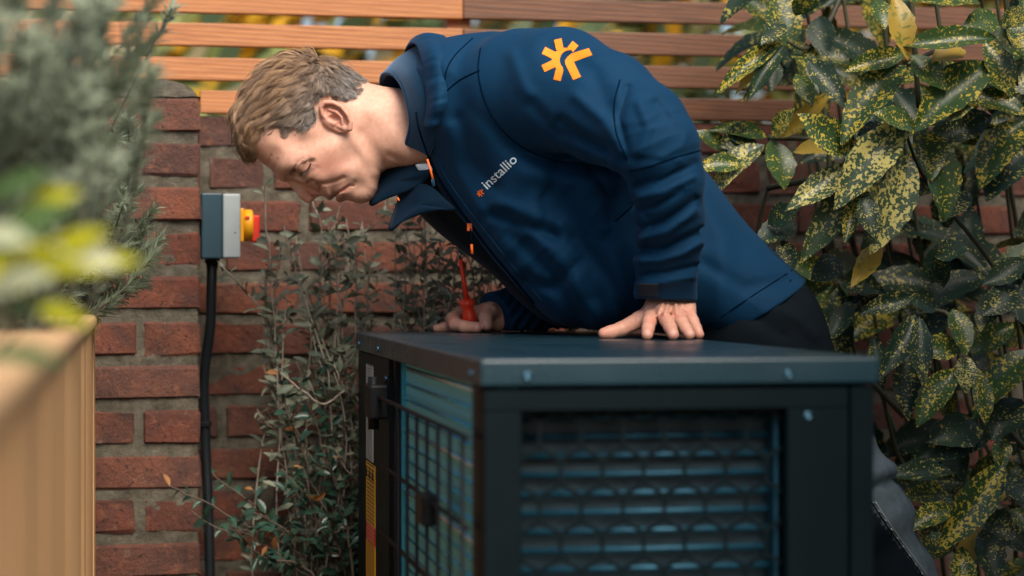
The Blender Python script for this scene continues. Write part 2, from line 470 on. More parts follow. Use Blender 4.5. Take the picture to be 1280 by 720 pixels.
# rear and far faces, base, feet
boxo('far_panel', (.031, UW - .001, UL - .02, UL - .001, ZB, ZL - .0005), MAT['case'], hp, .0012, 1)
boxo('rear_panel', (UW - .016, UW - .001, .032, UL - .021, ZB, ZL - .0005), MAT['case'], hp, .0012, 1)
boxo('base_tray', (.004, UW - .004, .02, UL - .004, .045, .0595), MAT['case'], hp, .002, 1)
for (x, y) in ((.02, .12), (.36, .12), (.02, 1.08), (.36, 1.08)):
    boxo('foot', (x, x + .05, y, y + .05, 0, .0448), MAT['black'], hp, .004, 1)
# screws
def screw(x, y, z, nrm):
    bm = bmesh.new(); n = 14
    prof = [(.0050, 0), (.0053, .0010), (.0038, .0028), (.0021, .0033), (.0018, .0022), (0, .0020)]
    rings = []
    for (r, h) in prof:
        rings.append([bm.verts.new((r * math.cos(2 * math.pi * k / n), r * math.sin(2 * math.pi * k / n), h)) for k in range(n)] if r > 0 else [bm.verts.new((0, 0, h))])
    for a_, b_ in zip(rings, rings[1:]):
        for k in range(n):
            if len(b_) == 1: bm.faces.new((a_[k], a_[(k + 1) % n], b_[0]))
            else: bm.faces.new((a_[k], a_[(k + 1) % n], b_[(k + 1) % n], b_[k]))
    o = mesh_obj('screw', bm, MAT['screw'], hp, True); o.location = (x, y, z)
    o.rotation_euler = (math.pi / 2, 0, 0) if nrm == 'y' else (0, -math.pi / 2, 0)
lz = TOPZ - .018
for x in (.046, .331): screw(x, -.0038, lz, 'y')
screw(.354, .0002, TOPZ - .063, 'y')
for v in (.055, .93, 1.2): screw(-.0038, v, lz, 'x')
screw(.0002, .86, .962, 'x')
# stickers on the side panel
MAT['label_silver'] = None
def m_label(name, base, ink, lines, dens, vert=False):
    t = NT(name); tc = t.n('ShaderNodeTexCoord'); sep = t.n('ShaderNodeSeparateXYZ'); t.l(tc.outputs['Generated'], sep.inputs[0])
    zl = t.math('FRACT', t.math('MULTIPLY', sep.outputs[2], lines))
    on = t.math('MULTIPLY', t.math('GREATER_THAN', zl, .42), t.math('LESS_THAN', zl, .86))
    cmb = t.n('ShaderNodeCombineXYZ'); t.l(t.math('MULTIPLY', sep.outputs[1], 26), cmb.inputs[0]); t.l(t.math('FLOOR', t.math('MULTIPLY', sep.outputs[2], lines)), cmb.inputs[1])
    wrd = t.math('GREATER_THAN', t.noise(cmb.outputs[0], 1.0, 2), dens)
    mg = t.math('MULTIPLY', t.math('GREATER_THAN', sep.outputs[1], .1), t.math('LESS_THAN', sep.outputs[1], .9))
    f = t.math('MULTIPLY', t.math('MULTIPLY', on, wrd), mg)
    return t.out(t.mix(f, base, ink), .4)
MAT['st_silver'] = m_label('silver_rating_sticker', (.42, .46, .47), (.07, .08, .09), 34, .45)
MAT['st_yellow'] = m_label('yellow_warning_sticker', (.75, .43, .015), (.05, .035, .02), 15, .36)
MAT['st_red'] = m_label('red_warning_sticker', (.55, .05, .02), (.7, .45, .35), 4, .5)
MAT['st_blue'] = m_label('pale_blue_sticker', (.42, .55, .65), (.06, .1, .2), 4, .5)
sy0, sy1 = 1.03, 1.125
for nm, z0, z1, mt in (('rating_sticker', .826, .974, 'st_silver'), ('warning_sticker', .728, .822, 'st_yellow'), ('warning_sticker', .700, .7275, 'st_red'), ('warning_sticker', .624, .6995, 'st_yellow'), ('sticker', .54, .6225, 'st_blue')):
    w = 0 if mt == 'st_silver' else -.03
    boxo(nm, (-.0009, -.0001, sy0 + w, sy1, z0, z1), MAT[mt], hp)
for k in range(3):
    bm = bmesh.new(); y = sy0 - .012 + k * .042
    vs = [bm.verts.new((-.0013, y, .798)), bm.verts.new((-.0013, y + .03, .798)), bm.verts.new((-.0013, y + .015, .816))]; bm.faces.new(vs)
    mesh_obj('warning_mark', bm, MAT['black'], hp)

# ------------------------------------------------------------------ isolator switch on the pillar's return face
MAT['sw_base'] = simple('dark_slate_plastic', (.011, .045, .068), (.009, .039, .058), 30, .45)
MAT['sw_cover'] = simple('light_grey_plastic', (.33, .37, .38), (.30, .34, .35), 30, .4)
MAT['sw_yellow'] = simple('yellow_plastic', (.80, .36, .01), (.75, .33, .01), 30, .35)
MAT['sw_red'] = simple('red_plastic', (.62, .03, .015), (.55, .025, .012), 30, .3)
sw = empty('isolator_switch', PE + Vector((CU * .003 - SU * .06, SU * .003 + CU * .06, 1.146)), TH, 'grey isolator switch with yellow and red rotary knob on the pillar', 'switch')
S = .0013                                           # metres per photo pixel there
boxo('back_box', (-.002, .034, -.045, .045, -.003, .108), MAT['sw_base'], sw, .0025, 2)
boxo('cover', (.0345, .064, -.0455, .0455, -.002, .107), MAT['sw_cover'], sw, .003, 3)
tube('cover_screw', [(.055, -.0462, .041), (.055, -.0445, .041)], .0011, MAT['black'], sw, 8)
boxo('knob_plate', (.0642, .0705, -.03, .03, .026, .083), MAT['sw_yellow'], sw, .0015, 2)
tube('knob_ring', [(.0706, 0, .0545), (.0845, 0, .0545), (.087, 0, .0545)], [.0275, .0275, .0245], MAT['sw_yellow'], sw, 28)
kh = boxo('knob_handle', (.0835, .0985, -.012, .012, .026, .072), MAT['sw_red'], sw, .003, 3)
boxo('knob_window', (.0725, .0806, -.0285, -.0265, .0655, .0695), MAT['sw_red'], sw)
tube('cable_gland', [(.018, 0, -.0035), (.018, 0, -.010), (.018, 0, -.011), (.018, 0, -.021)], [.013, .013, .0105, .0095], MAT['black'], sw, 6, False)
g0 = sw.matrix_basis @ Vector((0, 0, 0))
q = Matrix.Translation(sw.location) @ Matrix.Rotation(TH, 4, 'Z')
cp = [q @ Vector(p) for p in ((.018, 0, -.012), (.017, 0, -.05), (.0155, .02, -.12), (.006, .05, -.21), (.009, .07, -.32), (.014, .07, -.45), (.017, .07, -.6), (.017, .07, -.80), (.03, .06, -1.0), (.10, .06, -1.135))]
MAT['cable'] = simple('black_cable_sheath', (.010, .014, .018), None, 30, .42)
cb = tube('power_cable', smooth_path(cp, 8), .0088, MAT['cable'], None, 12)
tag(cb, 'thick black cable hanging from the switch down the wall corner', 'cable')
for f_ in (.42, .66):
    i_ = int(f_ * 72); c_ = smooth_path(cp, 8)[i_]
    boxo('cable_clip', (c_.x - .012, c_.x + .010, c_.y - .011, c_.y + .012, c_.z - .005, c_.z + .005), MAT['black'], cb, .002)

# ------------------------------------------------------------------ timber planter
FC = P(125, 390, 3.28)                                # far right top corner
pl = empty('wooden_planter', (FC.x, FC.y, 0), TH, 'long pale timber planter box with rounded rim at the pillar', 'planter')
PLZ = FC.z; PLEN = 2.95; PLW = .52
rim = bmesh.new(); box(rim, -.09, .0, -PLEN, .0, PLZ - .022, PLZ, bev=.0085, seg=3)
mesh_obj('rim_board', rim, MAT['larch_top'], pl)
mesh_obj('rim_board', box(bmesh.new(), -PLW, -.0905, -.09, .0, PLZ - .0225, PLZ - .0005, bev=.0085, seg=3), MAT['larch_top'], pl)
mesh_obj('rim_board', box(bmesh.new(), -PLW - .09, -PLW - .0005, -PLEN, .0, PLZ - .022, PLZ, bev=.0085, seg=3), MAT['larch_top'], pl)
nb = 28
for k in range(nb):
    y1 = -.004 - k * (PLEN - .01) / nb; y0 = y1 - (PLEN - .01) / nb + .0022
    bo = boxo('board', (-.032, -.008, 0, y1 - y0, 0.0, PLZ - .0225), MAT['larch'], pl, .0018, 1); bo.location = (RND.uniform(-.0008, .0008), y0, 0)
for k in range(5):
    x1 = -.034 - k * .098; boxo('board', (x1 - .096, x1, -.028, -.005, 0.0, PLZ - .0235), MAT['larch'], pl, .0018, 1)
boxo('soil', (-PLW - .02, -.033, -PLEN + .01, -.029, .25, PLZ - .045), MAT['soil'], pl)
boxo('board', (-PLW - .05, -PLW - .022, -PLEN, -.005, 0, PLZ - .0235), MAT['larch'], pl)
# ------------------------------------------------------------------ implicit modelling tools (level sets meshed on a voxel grid)
import openvdb as vdb

def grid3(lo, hi, vs):
    n = [int((hi[i] - lo[i]) / vs) + 1 for i in range(3)]
    ax = [lo[i] + np.arange(n[i], dtype=np.float32) * np.float32(vs) for i in range(3)]
    return ax[0][:, None, None], ax[1][None, :, None], ax[2][None, None, :]

def smin(a, b, k):
    h = np.clip(.5 + .5 * (b - a) / k, 0, 1)
    return b + (a - b) * h - k * h * (1 - h)
def smax(a, b, k): return -smin(-a, -b, k)

def cap(X, Y, Z, a, b, ra, rb):
    ab = [b[i] - a[i] for i in range(3)]; L2 = sum(q * q for q in ab) + 1e-12
    px, py, pz = X - a[0], Y - a[1], Z - a[2]
    t = np.clip((px * ab[0] + py * ab[1] + pz * ab[2]) / L2, 0, 1)
    return np.sqrt((px - ab[0] * t) ** 2 + (py - ab[1] * t) ** 2 + (pz - ab[2] * t) ** 2) - (ra + (rb - ra) * t)
def chain(X, Y, Z, pts, k=None):
    F = None
    for p, q in zip(pts, pts[1:]):
        c = cap(X, Y, Z, p[:3], q[:3], p[3], q[3])
        F = c if F is None else (np.minimum(F, c) if k is None else smin(F, c, k))
    return F
def ell(X, Y, Z, c, r):
    return (np.sqrt(((X - c[0]) / r[0]) ** 2 + ((Y - c[1]) / r[1]) ** 2 + ((Z - c[2]) / r[2]) ** 2) - 1) * min(r)

def poly_sd(U, V, pts):
    """signed distance to a closed polygon, negative inside"""
    d = np.full(np.broadcast(U, V).shape, 1e9, np.float32); s = np.ones_like(d)
    n = len(pts)
    for i in range(n):
        a, b = pts[i], pts[(i + 1) % n]
        ex, ey = b[0] - a[0], b[1] - a[1]; wx, wy = U - a[0], V - a[1]
        t = np.clip((wx * ex + wy * ey) / (ex * ex + ey * ey + 1e-12), 0, 1)
        d = np.minimum(d, (wx - ex * t) ** 2 + (wy - ey * t) ** 2)
        c1 = (V >= a[1]); c2 = (V < b[1]); c3 = (ex * wy > ey * wx)
        s = np.where((c1 & c2 & c3) | (~c1 & ~c2 & ~c3), -s, s)
    return s * np.sqrt(d)
def line_d(U, V, pts):
    """distance to an open polyline"""
    d = None
    for a, b in zip(pts, pts[1:]):
        ex, ey = b[0] - a[0], b[1] - a[1]; wx, wy = U - a[0], V - a[1]
        t = np.clip((wx * ex + wy * ey) / (ex * ex + ey * ey + 1e-12), 0, 1)
        q = (wx - ex * t) ** 2 + (wy - ey * t) ** 2
        d = q if d is None else np.minimum(d, q)
    return np.sqrt(d)
def idw(U, V, ctrl, p=2.0):
    num = 0; den = 0
    for (u, v, w) in ctrl:
        k = 1.0 / (((U - u) ** 2 + (V - v) ** 2) + 60.0) ** (p / 2 * 1.3)
        num = num + k * w; den = den + k
    return num / den
def sm_poly(pts, k=4): return [(p.x, p.y) for p in smooth_path([(a, b, 0) for a, b in pts] + [(pts[0][0], pts[0][1], 0)], k)][:-1]

def level_mesh(name, blocks, vs, lo, mat, parent, smooth=True, relax=1):
    """blocks: list of (F array, integer offset); one mesh through all of them"""
    gr = vdb.FloatGrid(10.0)
    gr.transform = vdb.createLinearTransform(voxelSize=1.0)
    for F, ijk in blocks:
        gr.copyFromArray(np.ascontiguousarray(F, dtype=np.float32), ijk=ijk)
    pts, quads = gr.convertToQuads(isovalue=0.0)
    pts = pts * vs + np.array(lo, dtype=np.float32)
    me = bpy.data.meshes.new(name)
    me.vertices.add(len(pts)); me.vertices.foreach_set('co', pts.astype(np.float32).ravel())
    nq = len(quads)
    me.loops.add(nq * 4); me.loops.foreach_set('vertex_index', quads[:, ::-1].astype(np.int32).ravel())
    me.polygons.add(nq); me.polygons.foreach_set('loop_start', np.arange(0, nq * 4, 4, dtype=np.int32))
    try: me.polygons.foreach_set('loop_total', np.full(nq, 4, dtype=np.int32))
    except Exception: pass
    me.update(calc_edges=True); me.validate()
    # relax the voxel stepping a little
    e = np.empty(len(me.edges) * 2, np.int32); me.edges.foreach_get('vertices', e); e = e.reshape(-1, 2)
    co = pts.astype(np.float64).copy()
    deg = np.bincount(e.ravel(), minlength=len(co)).astype(np.float64)[:, None]; deg[deg == 0] = 1
    for lam in [.5, -.52] * relax:
        acc = np.zeros_like(co); np.add.at(acc, e[:, 0], co[e[:, 1]]); np.add.at(acc, e[:, 1], co[e[:, 0]])
        co += lam * (acc / deg - co)
    # volume sign -> outward normals
    q = quads[:, ::-1]
    a, b, c, d = co[q[:, 0]], co[q[:, 1]], co[q[:, 2]], co[q[:, 3]]
    vol = np.einsum('ij,ij->i', a, np.cross(b, c)).sum() + np.einsum('ij,ij->i', a, np.cross(c, d)).sum()
    me.vertices.foreach_set('co', co.astype(np.float32).ravel())
    if vol < 0: me.flip_normals()
    me.update()
    return mesh_obj(name, me, mat, parent, smooth)

def get_co(me):
    a = np.empty(len(me.vertices) * 3, np.float32); me.vertices.foreach_get('co', a); return a.reshape(-1, 3)
def set_color(me, name, rgb):
    at = me.color_attributes.new(name, 'FLOAT_COLOR', 'POINT')
    a = np.ones((len(rgb), 4), np.float32); a[:, :3] = rgb; at.data.foreach_set('color', a.ravel())
def bvh_of(o):
    me = o.data; return BVHTree.FromPolygons([v.co.copy() for v in me.vertices], [tuple(p.vertices) for p in me.polygons])
EYE = Vector((0, 0, CZ))
def on_surface(bvh, px, py, lift=.001):
    d = (P(px, py, 3.0) - EYE).normalized()
    hit, nrm, idx, dist = bvh.ray_cast(EYE, d, 8)
    if hit is None: return None, None
    if nrm.dot(d) > 0: nrm = -nrm
    return hit + nrm * lift, nrm

# ------------------------------------------------------------------ person
YP = 3.25                                            # the body's mid plane
U1 = YP / FPX                                        # metres per photo pixel in that plane
man = empty('person', (P(1040, 0, 3.28).x, 3.28, 0), 0, 'man in navy jacket leaning over the heat pump holding a red screwdriver', 'person')
MO = Vector(man.location)
def adopt(o):                                        # meshes are built in world space, then hung under the person
    o.parent = man; o.matrix_parent_inverse = Matrix.Translation(-MO); return o

def m_cloth(name, a, b, rough=.8, weave=2600, sheen=.06, bump=.12):
    t = NT(name); v = t.coords()
    c = t.mix(t.ramp(t.noise(v, 9, 3), [(.3, (0, 0, 0)), (.7, (1, 1, 1))]), a, b)
    h = t.noise(v, weave, 2)
    h2 = t.noise(v, 70, 3, .6)
    nb = t.bump(h2, .10, .004, t.bump(h, bump, .0003))
    return t.out(c, rough, nb, **{'Sheen Weight': sheen, 'Sheen Roughness': .4, 'Sheen Tint': (.4, .6, .9), 'Specular IOR Level': .16})
MAT['jacket'] = m_cloth('navy_softshell', (.0013, .031, .079), (.0011, .027, .069))
MAT['lining'] = m_cloth('black_lining', (.007, .010, .016), (.010, .013, .02), .9)
MAT['fleece'] = m_cloth('navy_fleece', (.0032, .030, .068), (.0028, .026, .06), .95, 900, .5, .5)
MAT['seam'] = simple('seam_thread', (.001, .008, .022), None, 80, 1.0, **{'Specular IOR Level': .02})
MAT['orange'] = simple('orange_print', (.86, .25, .006), (.82, .235, .006), 60, .6)
MAT['orange_red'] = simple('orange_pull', (.80, .13, .01), (.75, .12, .01), 60, .5)
MAT['white'] = simple('white_print', (.62, .72, .80), (.58, .68, .76), 60, .6)
MAT['velcro'] = simple('black_velcro', (.006, .012, .02), (.016, .026, .04), 700, .95, 1.0, 900, .002)

# --- jacket ------------------------------------------------------
def px3(X, Y, Z): return 640 + FPX * X / Y, YH - FPX * (Z - CZ) / Y

JV = .0028
jlo = (-.19, 2.83, .985); jhi = (.50, 3.60, 1.535)
def q4(px, py, Y, r): p = P(px, py, Y); return (p.x, p.y, p.z, r)

def fold(U, V, pts, width, amp): 
    return amp * np.exp(-(line_d(U, V, pts) / width) ** 2)

def make_jacket():
    X, Y, Z = grid3(jlo, jhi, JV)
    # torso: side outline inflated sideways
    U2 = 640 + X[:, 0, :] / U1; V2 = YH - (Z[0] - CZ) / U1
    torso = sm_poly([(512, 92), (530, 62), (570, 47), (640, 42), (720, 56), (800, 108), (862, 190), (932, 282), (1004, 349), (1062, 402), (970, 475), (880, 440), (800, 411), (735, 411), (692, 402), (655, 368), (618, 326), (590, 290), (560, 254), (540, 218), (526, 180), (514, 135)], 3)
    sd = poly_sd(U2, V2, torso) * U1
    W = idw(U2, V2, [(560, 120, .17), (640, 160, .205), (720, 220, .195), (820, 300, .18), (900, 350, .185), (980, 380, .19), (560, 230, .13), (650, 330, .17)])
    R = idw(U2, V2, [(560, 120, .10), (640, 120, .12), (640, 300, .11), (800, 330, .13), (950, 380, .11)])
    a = np.maximum(1 - (-sd) / R, 0)[:, None, :]; b = (np.abs(Y - YP) / W[:, None, :])
    F = ((a ** 2.3 + b ** 2.3) ** (1 / 2.3) - 1) * .115
    PX, PY = px3(X, Y, Z)
    near = np.clip((YP - Y) / .05, 0, 1)
    D = 0
    for pts, w, am in [([(769, 277), (790, 258), (815, 238)], 5, -.004), ([(760, 285), (785, 262)], 5, .003),
                       ([(620, 268), (657, 281), (693, 297)], 8, -.007), ([(625, 255), (660, 265), (700, 280)], 9, .004),
                       ([(600, 130), (640, 175), (700, 200), (775, 205)], 14, -.010), ([(655, 215), (700, 225), (760, 222)], 14, .005),
                       ([(690, 240), (730, 300), (740, 370)], 16, -.006), ([(740, 240), (770, 310), (775, 390)], 18, .006),
                       ([(640, 290), (690, 340), (720, 395)], 12, -.006), ([(665, 285), (715, 340), (745, 400)], 12, .005),
                       ([(880, 240), (905, 300), (900, 400)], 16, .005), ([(880, 330), (930, 360), (985, 352)], 10, -.003),
                       ([(740, 215), (765, 250), (760, 300)], 7, -.005), ([(575, 150), (590, 200), (620, 235)], 10, -.004),
                       ([(560, 160), (570, 210), (600, 260)], 9, .003), ([(700, 205), (680, 250), (690, 290)], 9, -.004), ([(720, 330), (690, 360), (660, 350)], 8, -.005),
                       ([(720, 300), (760, 345), (790, 400)], 10, -.005)]:
        D = D + fold(PX, PY, pts, w, am)
    F = F - D * near * 1.2
    # hem cut
    h1, h2 = (1003, 350), (878, 430)
    nx, ny = -(h2[1] - h1[1]), (h2[0] - h1[0]); L = math.hypot(nx, ny); nx, ny = nx / L, ny / L
    if nx * 1 + ny * 0 < 0: nx, ny = -nx, -ny
    cut = ((U2 - h1[0]) * nx + (V2 - h1[1]) * ny) * U1
    F = smax(F, cut[:, None, :] + 0 * F, .004)
    # near sleeve
    S = chain(X, Y, Z, [q4(652, 114, 3.11, .093), q4(700, 112, 3.055, .089), q4(754, 133, 2.99, .079), q4(802, 162, 2.935, .066), q4(822, 184, 2.92, .058)], .01)
    S2 = chain(X, Y, Z, [q4(822, 183, 2.92, .058), q4(834, 225, 2.935, .051), q4(839, 270, 2.965, .0475), q4(835, 325, 3.00, .0445), q4(832, 375, 3.035, .0415), q4(831, 400, 3.05, .041)], .01)
    D = 0
    for pts, w, am in [([(804, 298), (835, 289), (870, 264)], 5, .0045), ([(800, 285), (830, 276), (868, 248)], 5, -.004), ([(799, 326), (824, 326), (855, 317), (878, 304)], 5, .005),
                       ([(800, 312), (830, 311), (876, 288)], 5, -.005), ([(800, 267), (810, 285), (802, 300)], 4, .003), ([(805, 343), (835, 340), (870, 332)], 4, -.004),
                       ([(803, 355), (835, 352), (868, 347)], 4, .003), ([(800, 246), (830, 240), (868, 222)], 5, .004), ([(798, 232), (830, 222), (866, 204)], 5, -.005),
                       ([(795, 262), (820, 258), (850, 238)], 4, -.003)]:
        D = D + fold(PX, PY, pts, w, am)
    cb = (375 - PY) / 860                                       # cuff band
    band = .0022 * np.clip((PY - 352) / 3, 0, 1)
    S2 = S2 - D * 1.35 - band
    S2 = smax(S2, -(374.5 - PY + (PX - 832) * .07) * (3.03 / FPX), .002)
    D = 0
    for pts, w, am in [([(784, 110), (775, 150), (786, 195)], 5, -.005), ([(800, 130), (812, 160), (800, 190)], 7, .005), ([(820, 130), (838, 158), (830, 188)], 6, -.004), ([(690, 60), (740, 90), (765, 140)], 12, -.004),
                       ([(720, 120), (755, 150), (775, 190)], 8, .004), ([(668, 130), (700, 165), (760, 185)], 9, -.004), ([(840, 140), (858, 165), (850, 200)], 6, .003), ([(700, 150), (735, 175), (780, 200)], 6, -.004),
                       ([(792, 200), (830, 200), (872, 186)], 4, -.0035), ([(640, 70), (655, 110), (690, 150)], 9, .003)]:
        D = D + fold(PX, PY, pts, w, am)
    S = smin(S - D * 1.4, S2, .008)
    F = smin(F, S, .016)
    # far sleeve
    T = chain(X, Y, Z, [q4(640, 115, 3.40, .088), q4(720, 240, 3.47, .065), q4(735, 330, 3.50, .058), q4(690, 372, 3.47, .050), q4(640, 394, 3.425, .044), q4(622, 398, 3.405, .0425), q4(600, 402, 3.39, .042)], .01)
    ax_ = (P(622, 398, 3.405) - P(690, 372, 3.47)).normalized(); c0 = P(619, 398, 3.40)
    T = T - .003 * np.sin(PX * .42 + PY * .3) * np.clip((PX - 628) / 10, 0, 1)
    T = smax(T, (X - c0.x) * ax_.x + (Y - c0.y) * ax_.y + (Z - c0.z) * ax_.z, .002)
    F = smin(F, T, .012)
    # nothing of the jacket may sink into the unit's lid
    F = smax(F, (TOPZ + .0015) - Z - np.clip((PX - 862) * .01, 0, 1), .006)
    return F
FJ = make_jacket()
jk = level_mesh('jacket', [(FJ, (0, 0, 0))], JV, jlo, MAT['jacket'], None, True, 3)
del FJ
# small irregular puckers along the normals
_me = jk.data; _co = get_co(_me); _n = np.empty(len(_me.vertices) * 3, np.float32); _me.vertex_normals.foreach_get('vector', _n); _n = _n.reshape(-1, 3)
_d = np.array([noise.noise(Vector((c[0] * 17 + c[2] * 6, c[1] * 12, c[2] * 15 - c[0] * 7))) * .0014 + noise.noise(Vector((c[0] * 38 + c[2] * 14, c[1] * 20 + 5, c[2] * 30 - c[0] * 16))) * .0004 for c in _co.tolist()], np.float32)
_u = 640 + FPX * _co[:, 0] / _co[:, 1]; _v = YH - FPX * (_co[:, 2] - CZ) / _co[:, 1]
def _ridge(du, dv, su, sv, seed): 
    L = math.hypot(du, dv); du, dv = du / L, dv / L
    return np.array([1 - 2.2 * abs(noise.noise(Vector(((a * du + b * dv) * su, (a * dv - b * du) * sv, seed)))) for a, b in zip(_u.tolist(), _v.tolist())], np.float32)
_m1 = np.exp(-(line_d(_u, _v, [(760, 200), (700, 260), (650, 320)]) / 55) ** 2) * (_co[:, 1] < 3.2) * (_co[:, 1] > 3.0)
_m2 = np.exp(-(line_d(_u, _v, [(760, 210), (780, 330), (770, 400)]) / 45) ** 2) * (_co[:, 1] < 3.2)
_m3 = np.exp(-(line_d(_u, _v, [(790, 120), (835, 180), (835, 260)]) / 40) ** 2) * (_co[:, 1] < 3.02)
_d += .0030 * _m1 * _ridge(-.65, .76, .010, .045, 2.2) + .0028 * _m2 * _ridge(.1, 1, .009, .05, 5.1) + .0020 * _m3 * _ridge(.9, -.4, .016, .06, 9.4)
_co += _n * _d[:, None]; _me.vertices.foreach_set('co', _co.ravel()); _me.update()
JB = bvh_of(jk); adopt(jk)

def surf_tube(name, pxs, rad, mat, parent, lift=.0, n=6, k=5, bvh=None):
    pts = [on_surface(bvh or JB, p.x, p.y, lift)[0] for p in smooth_path([(a, b, 0) for a, b in pxs], k)]
    pts = [p for p in pts if p is not None]
    if len(pts) < 2: pts = [P(*pxs[0], 3.3), P(*pxs[-1], 3.3)]
    out = [pts[0]]
    for p in pts[1:]:
        if (p - out[-1]).length < .05: out.append(p)
    o = tube(name, out, rad, mat, None, n); return o
def sub(o, parent):                                   # a sub-part of a part of the person (all share the same space)
    o.parent = parent; return o
for s in ([(601, 60), (598, 90), (606, 125), (622, 155), (650, 182), (690, 200), (730, 206)], [(556, 116), (575, 100), (600, 88)], [(838, 112), (808, 117), (788, 122), (775, 100), (768, 130), (770, 165), (784, 200)][3:],
          [(787, 214), (815, 207), (845, 196), (876, 188)], [(591, 48), (569, 69), (558, 89), (555, 116), (549, 142), (536, 160)], [(868, 330), (905, 360), (938, 395)], [(769, 277), (790, 258), (812, 240)], [(990, 338), (930, 377), (868, 418)]):
    sub(surf_tube('seam', s, .0011, MAT['seam'], jk, .0002), jk)
sub(surf_tube('zip', [(519, 130), (526, 160), (535, 190), (549, 222), (567, 250), (588, 279), (612, 311), (640, 345), (668, 378)], .0028, MAT['seam'], jk, .0005, 6, 8), jk)
sub(surf_tube('front_edge', [(528, 128), (534, 158), (543, 188), (556, 218), (574, 246), (596, 275), (622, 308), (650, 343), (680, 378)], .0016, MAT['jacket'], jk, .0002, 6, 8), jk)

# print on the jacket: flat shapes drawn in the plane and laid onto the cloth
def decal(name, polys, mat, lift=.0009, sub_len=4.0):
    bm = bmesh.new()
    for poly in polys:
        f = bm.faces.new([bm.verts.new((x, y, 0)) for x, y in poly])
    bmesh.ops.triangulate(bm, faces=bm.faces[:])
    for _ in range(4):
        es = [e for e in bm.edges if e.calc_length() > sub_len]
        if not es: break
        bmesh.ops.subdivide_edges(bm, edges=es, cuts=1); bmesh.ops.triangulate(bm, faces=bm.faces[:])
    for v in bm.verts:
        p, _n2 = on_surface(JB, v.co.x, v.co.y, lift)
        v.co = p if p is not None else P(v.co.x, v.co.y, 3.0)
    return mesh_obj(name, bm, mat)
def sun_polys(f):
    """seven-ray sunburst, two rays replaced by a chevron; f maps emblem units to pixels"""
    polys = []; S = (1003, 338); C = (1046, 341); rc, r2, w = 57, 118, 21
    r1f = lambda t: 58 + 17 * max(0.0, min(1.0, (math.degrees(t) + 112) / 55))
    def cut(t):                                            # distance from S to the cut-out circle along angle t
        d = (math.cos(t), math.sin(t)); b = (S[0] - C[0]) * d[0] + (S[1] - C[1]) * d[1]
        return -b + math.sqrt(max(0, b * b - ((S[0] - C[0]) ** 2 + (S[1] - C[1]) ** 2 - rc * rc)))
    pt = lambda r, t: (S[0] + r * math.cos(t), S[1] + r * math.sin(t))
    a0, a1, N = math.radians(-34), math.radians(-275), 30
    arc = [a0 + (a1 - a0) * i / N for i in range(N + 1)]
    for i in range(N):
        c0, c1 = cut(arc[i]), cut(arc[i + 1])
        r1, r1b = r1f(arc[i]), r1f(arc[i + 1])
        if c0 < r1 - 1 and c1 < r1b - 1: polys.append([pt(c0, arc[i]), pt(r1, arc[i]), pt(r1b, arc[i + 1]), pt(c1, arc[i + 1])])
    for k in range(5):
        t = math.radians(-50.7 - 51.4 * k); d = (math.cos(t), math.sin(t)); n = (-d[1], d[0]); r1 = r1f(t)
        q = math.sqrt(r1 * r1 - w * w); q = max(q, cut(t) - 4) if cut(t) > r1 else q
        polys.append([(S[0] + d[0] * a + n[0] * b, S[1] + d[1] * a + n[1] * b) for a, b in ((q, -w), (r2, -w), (r2, w), (q, w), (max(q, r1 if cut(t) < r1 else q - 6), 0))])
    polys.append([(1152, 274), (1172, 312), (1075, 340), (1068, 350), (1034, 322), (1056, 303)])
    polys.append([(1068, 350), (1108, 434), (1066, 452), (1020, 362), (1019, 342), (1034, 322)])
    return [[f(x, y) for x, y in p] for p in polys]
sub(decal('emblem', sun_polys(lambda x, y: (480 + x / 4.5, y / 4.5)), MAT['orange']), jk)
ang = math.atan2(-36, 38)
def tx(x, y, s): return lambda a, b: (x + s * (a * math.cos(ang) - b * math.sin(ang)), y + s * (a * math.sin(ang) + b * math.cos(ang)))
_f = tx(602, 240.5, .036)
sub(decal('emblem', sun_polys(lambda x, y: _f(x - 1050, y - 340)), MAT['orange_red'], .0009, 3), jk)
cu = bpy.data.curves.new('wordmark', 'FONT'); cu.body = 'installio'; cu.size = 1.0; cu.resolution_u = 3; cu.offset = .008
tob = bpy.data.objects.new('tmp_text', cu); COL.objects.link(tob)
bpy.context.view_layer.update()
tm = bpy.data.meshes.new_from_object(tob.evaluated_get(bpy.context.evaluated_depsgraph_get())); bpy.data.objects.remove(tob)
xs = [v.co.x for v in tm.vertices]; wd = max(xs)
SCL = 53.0 / wd
for v in tm.vertices:
    g_ = tx(609.0, 237.5, 1.0)(v.co.x * SCL, -v.co.y * SCL)
    p, _n2 = on_surface(JB, g_[0], g_[1], .0009)
    v.co = p if p is not None else P(g_[0], g_[1], 3.0)
wm = mesh_obj('wordmark', tm, MAT['white']); wm.data.materials.clear(); wm.data.materials.append(MAT['white']); sub(wm, jk)
# velcro tab on the cuff
tabp = [on_surface(JB, x, y, .0016)[0] for y in (354, 359, 364, 369) for x in (799.5, 804, 809, 814, 819, 823)]
sub(pyd('cuff_tab', tabp, [(r * 6 + c, r * 6 + c + 1, r * 6 + c + 7, r * 6 + c + 6) for r in range(3) for c in range(5)], MAT['velcro']), jk).modifiers.new('s', 'SOLIDIFY').thickness = .002
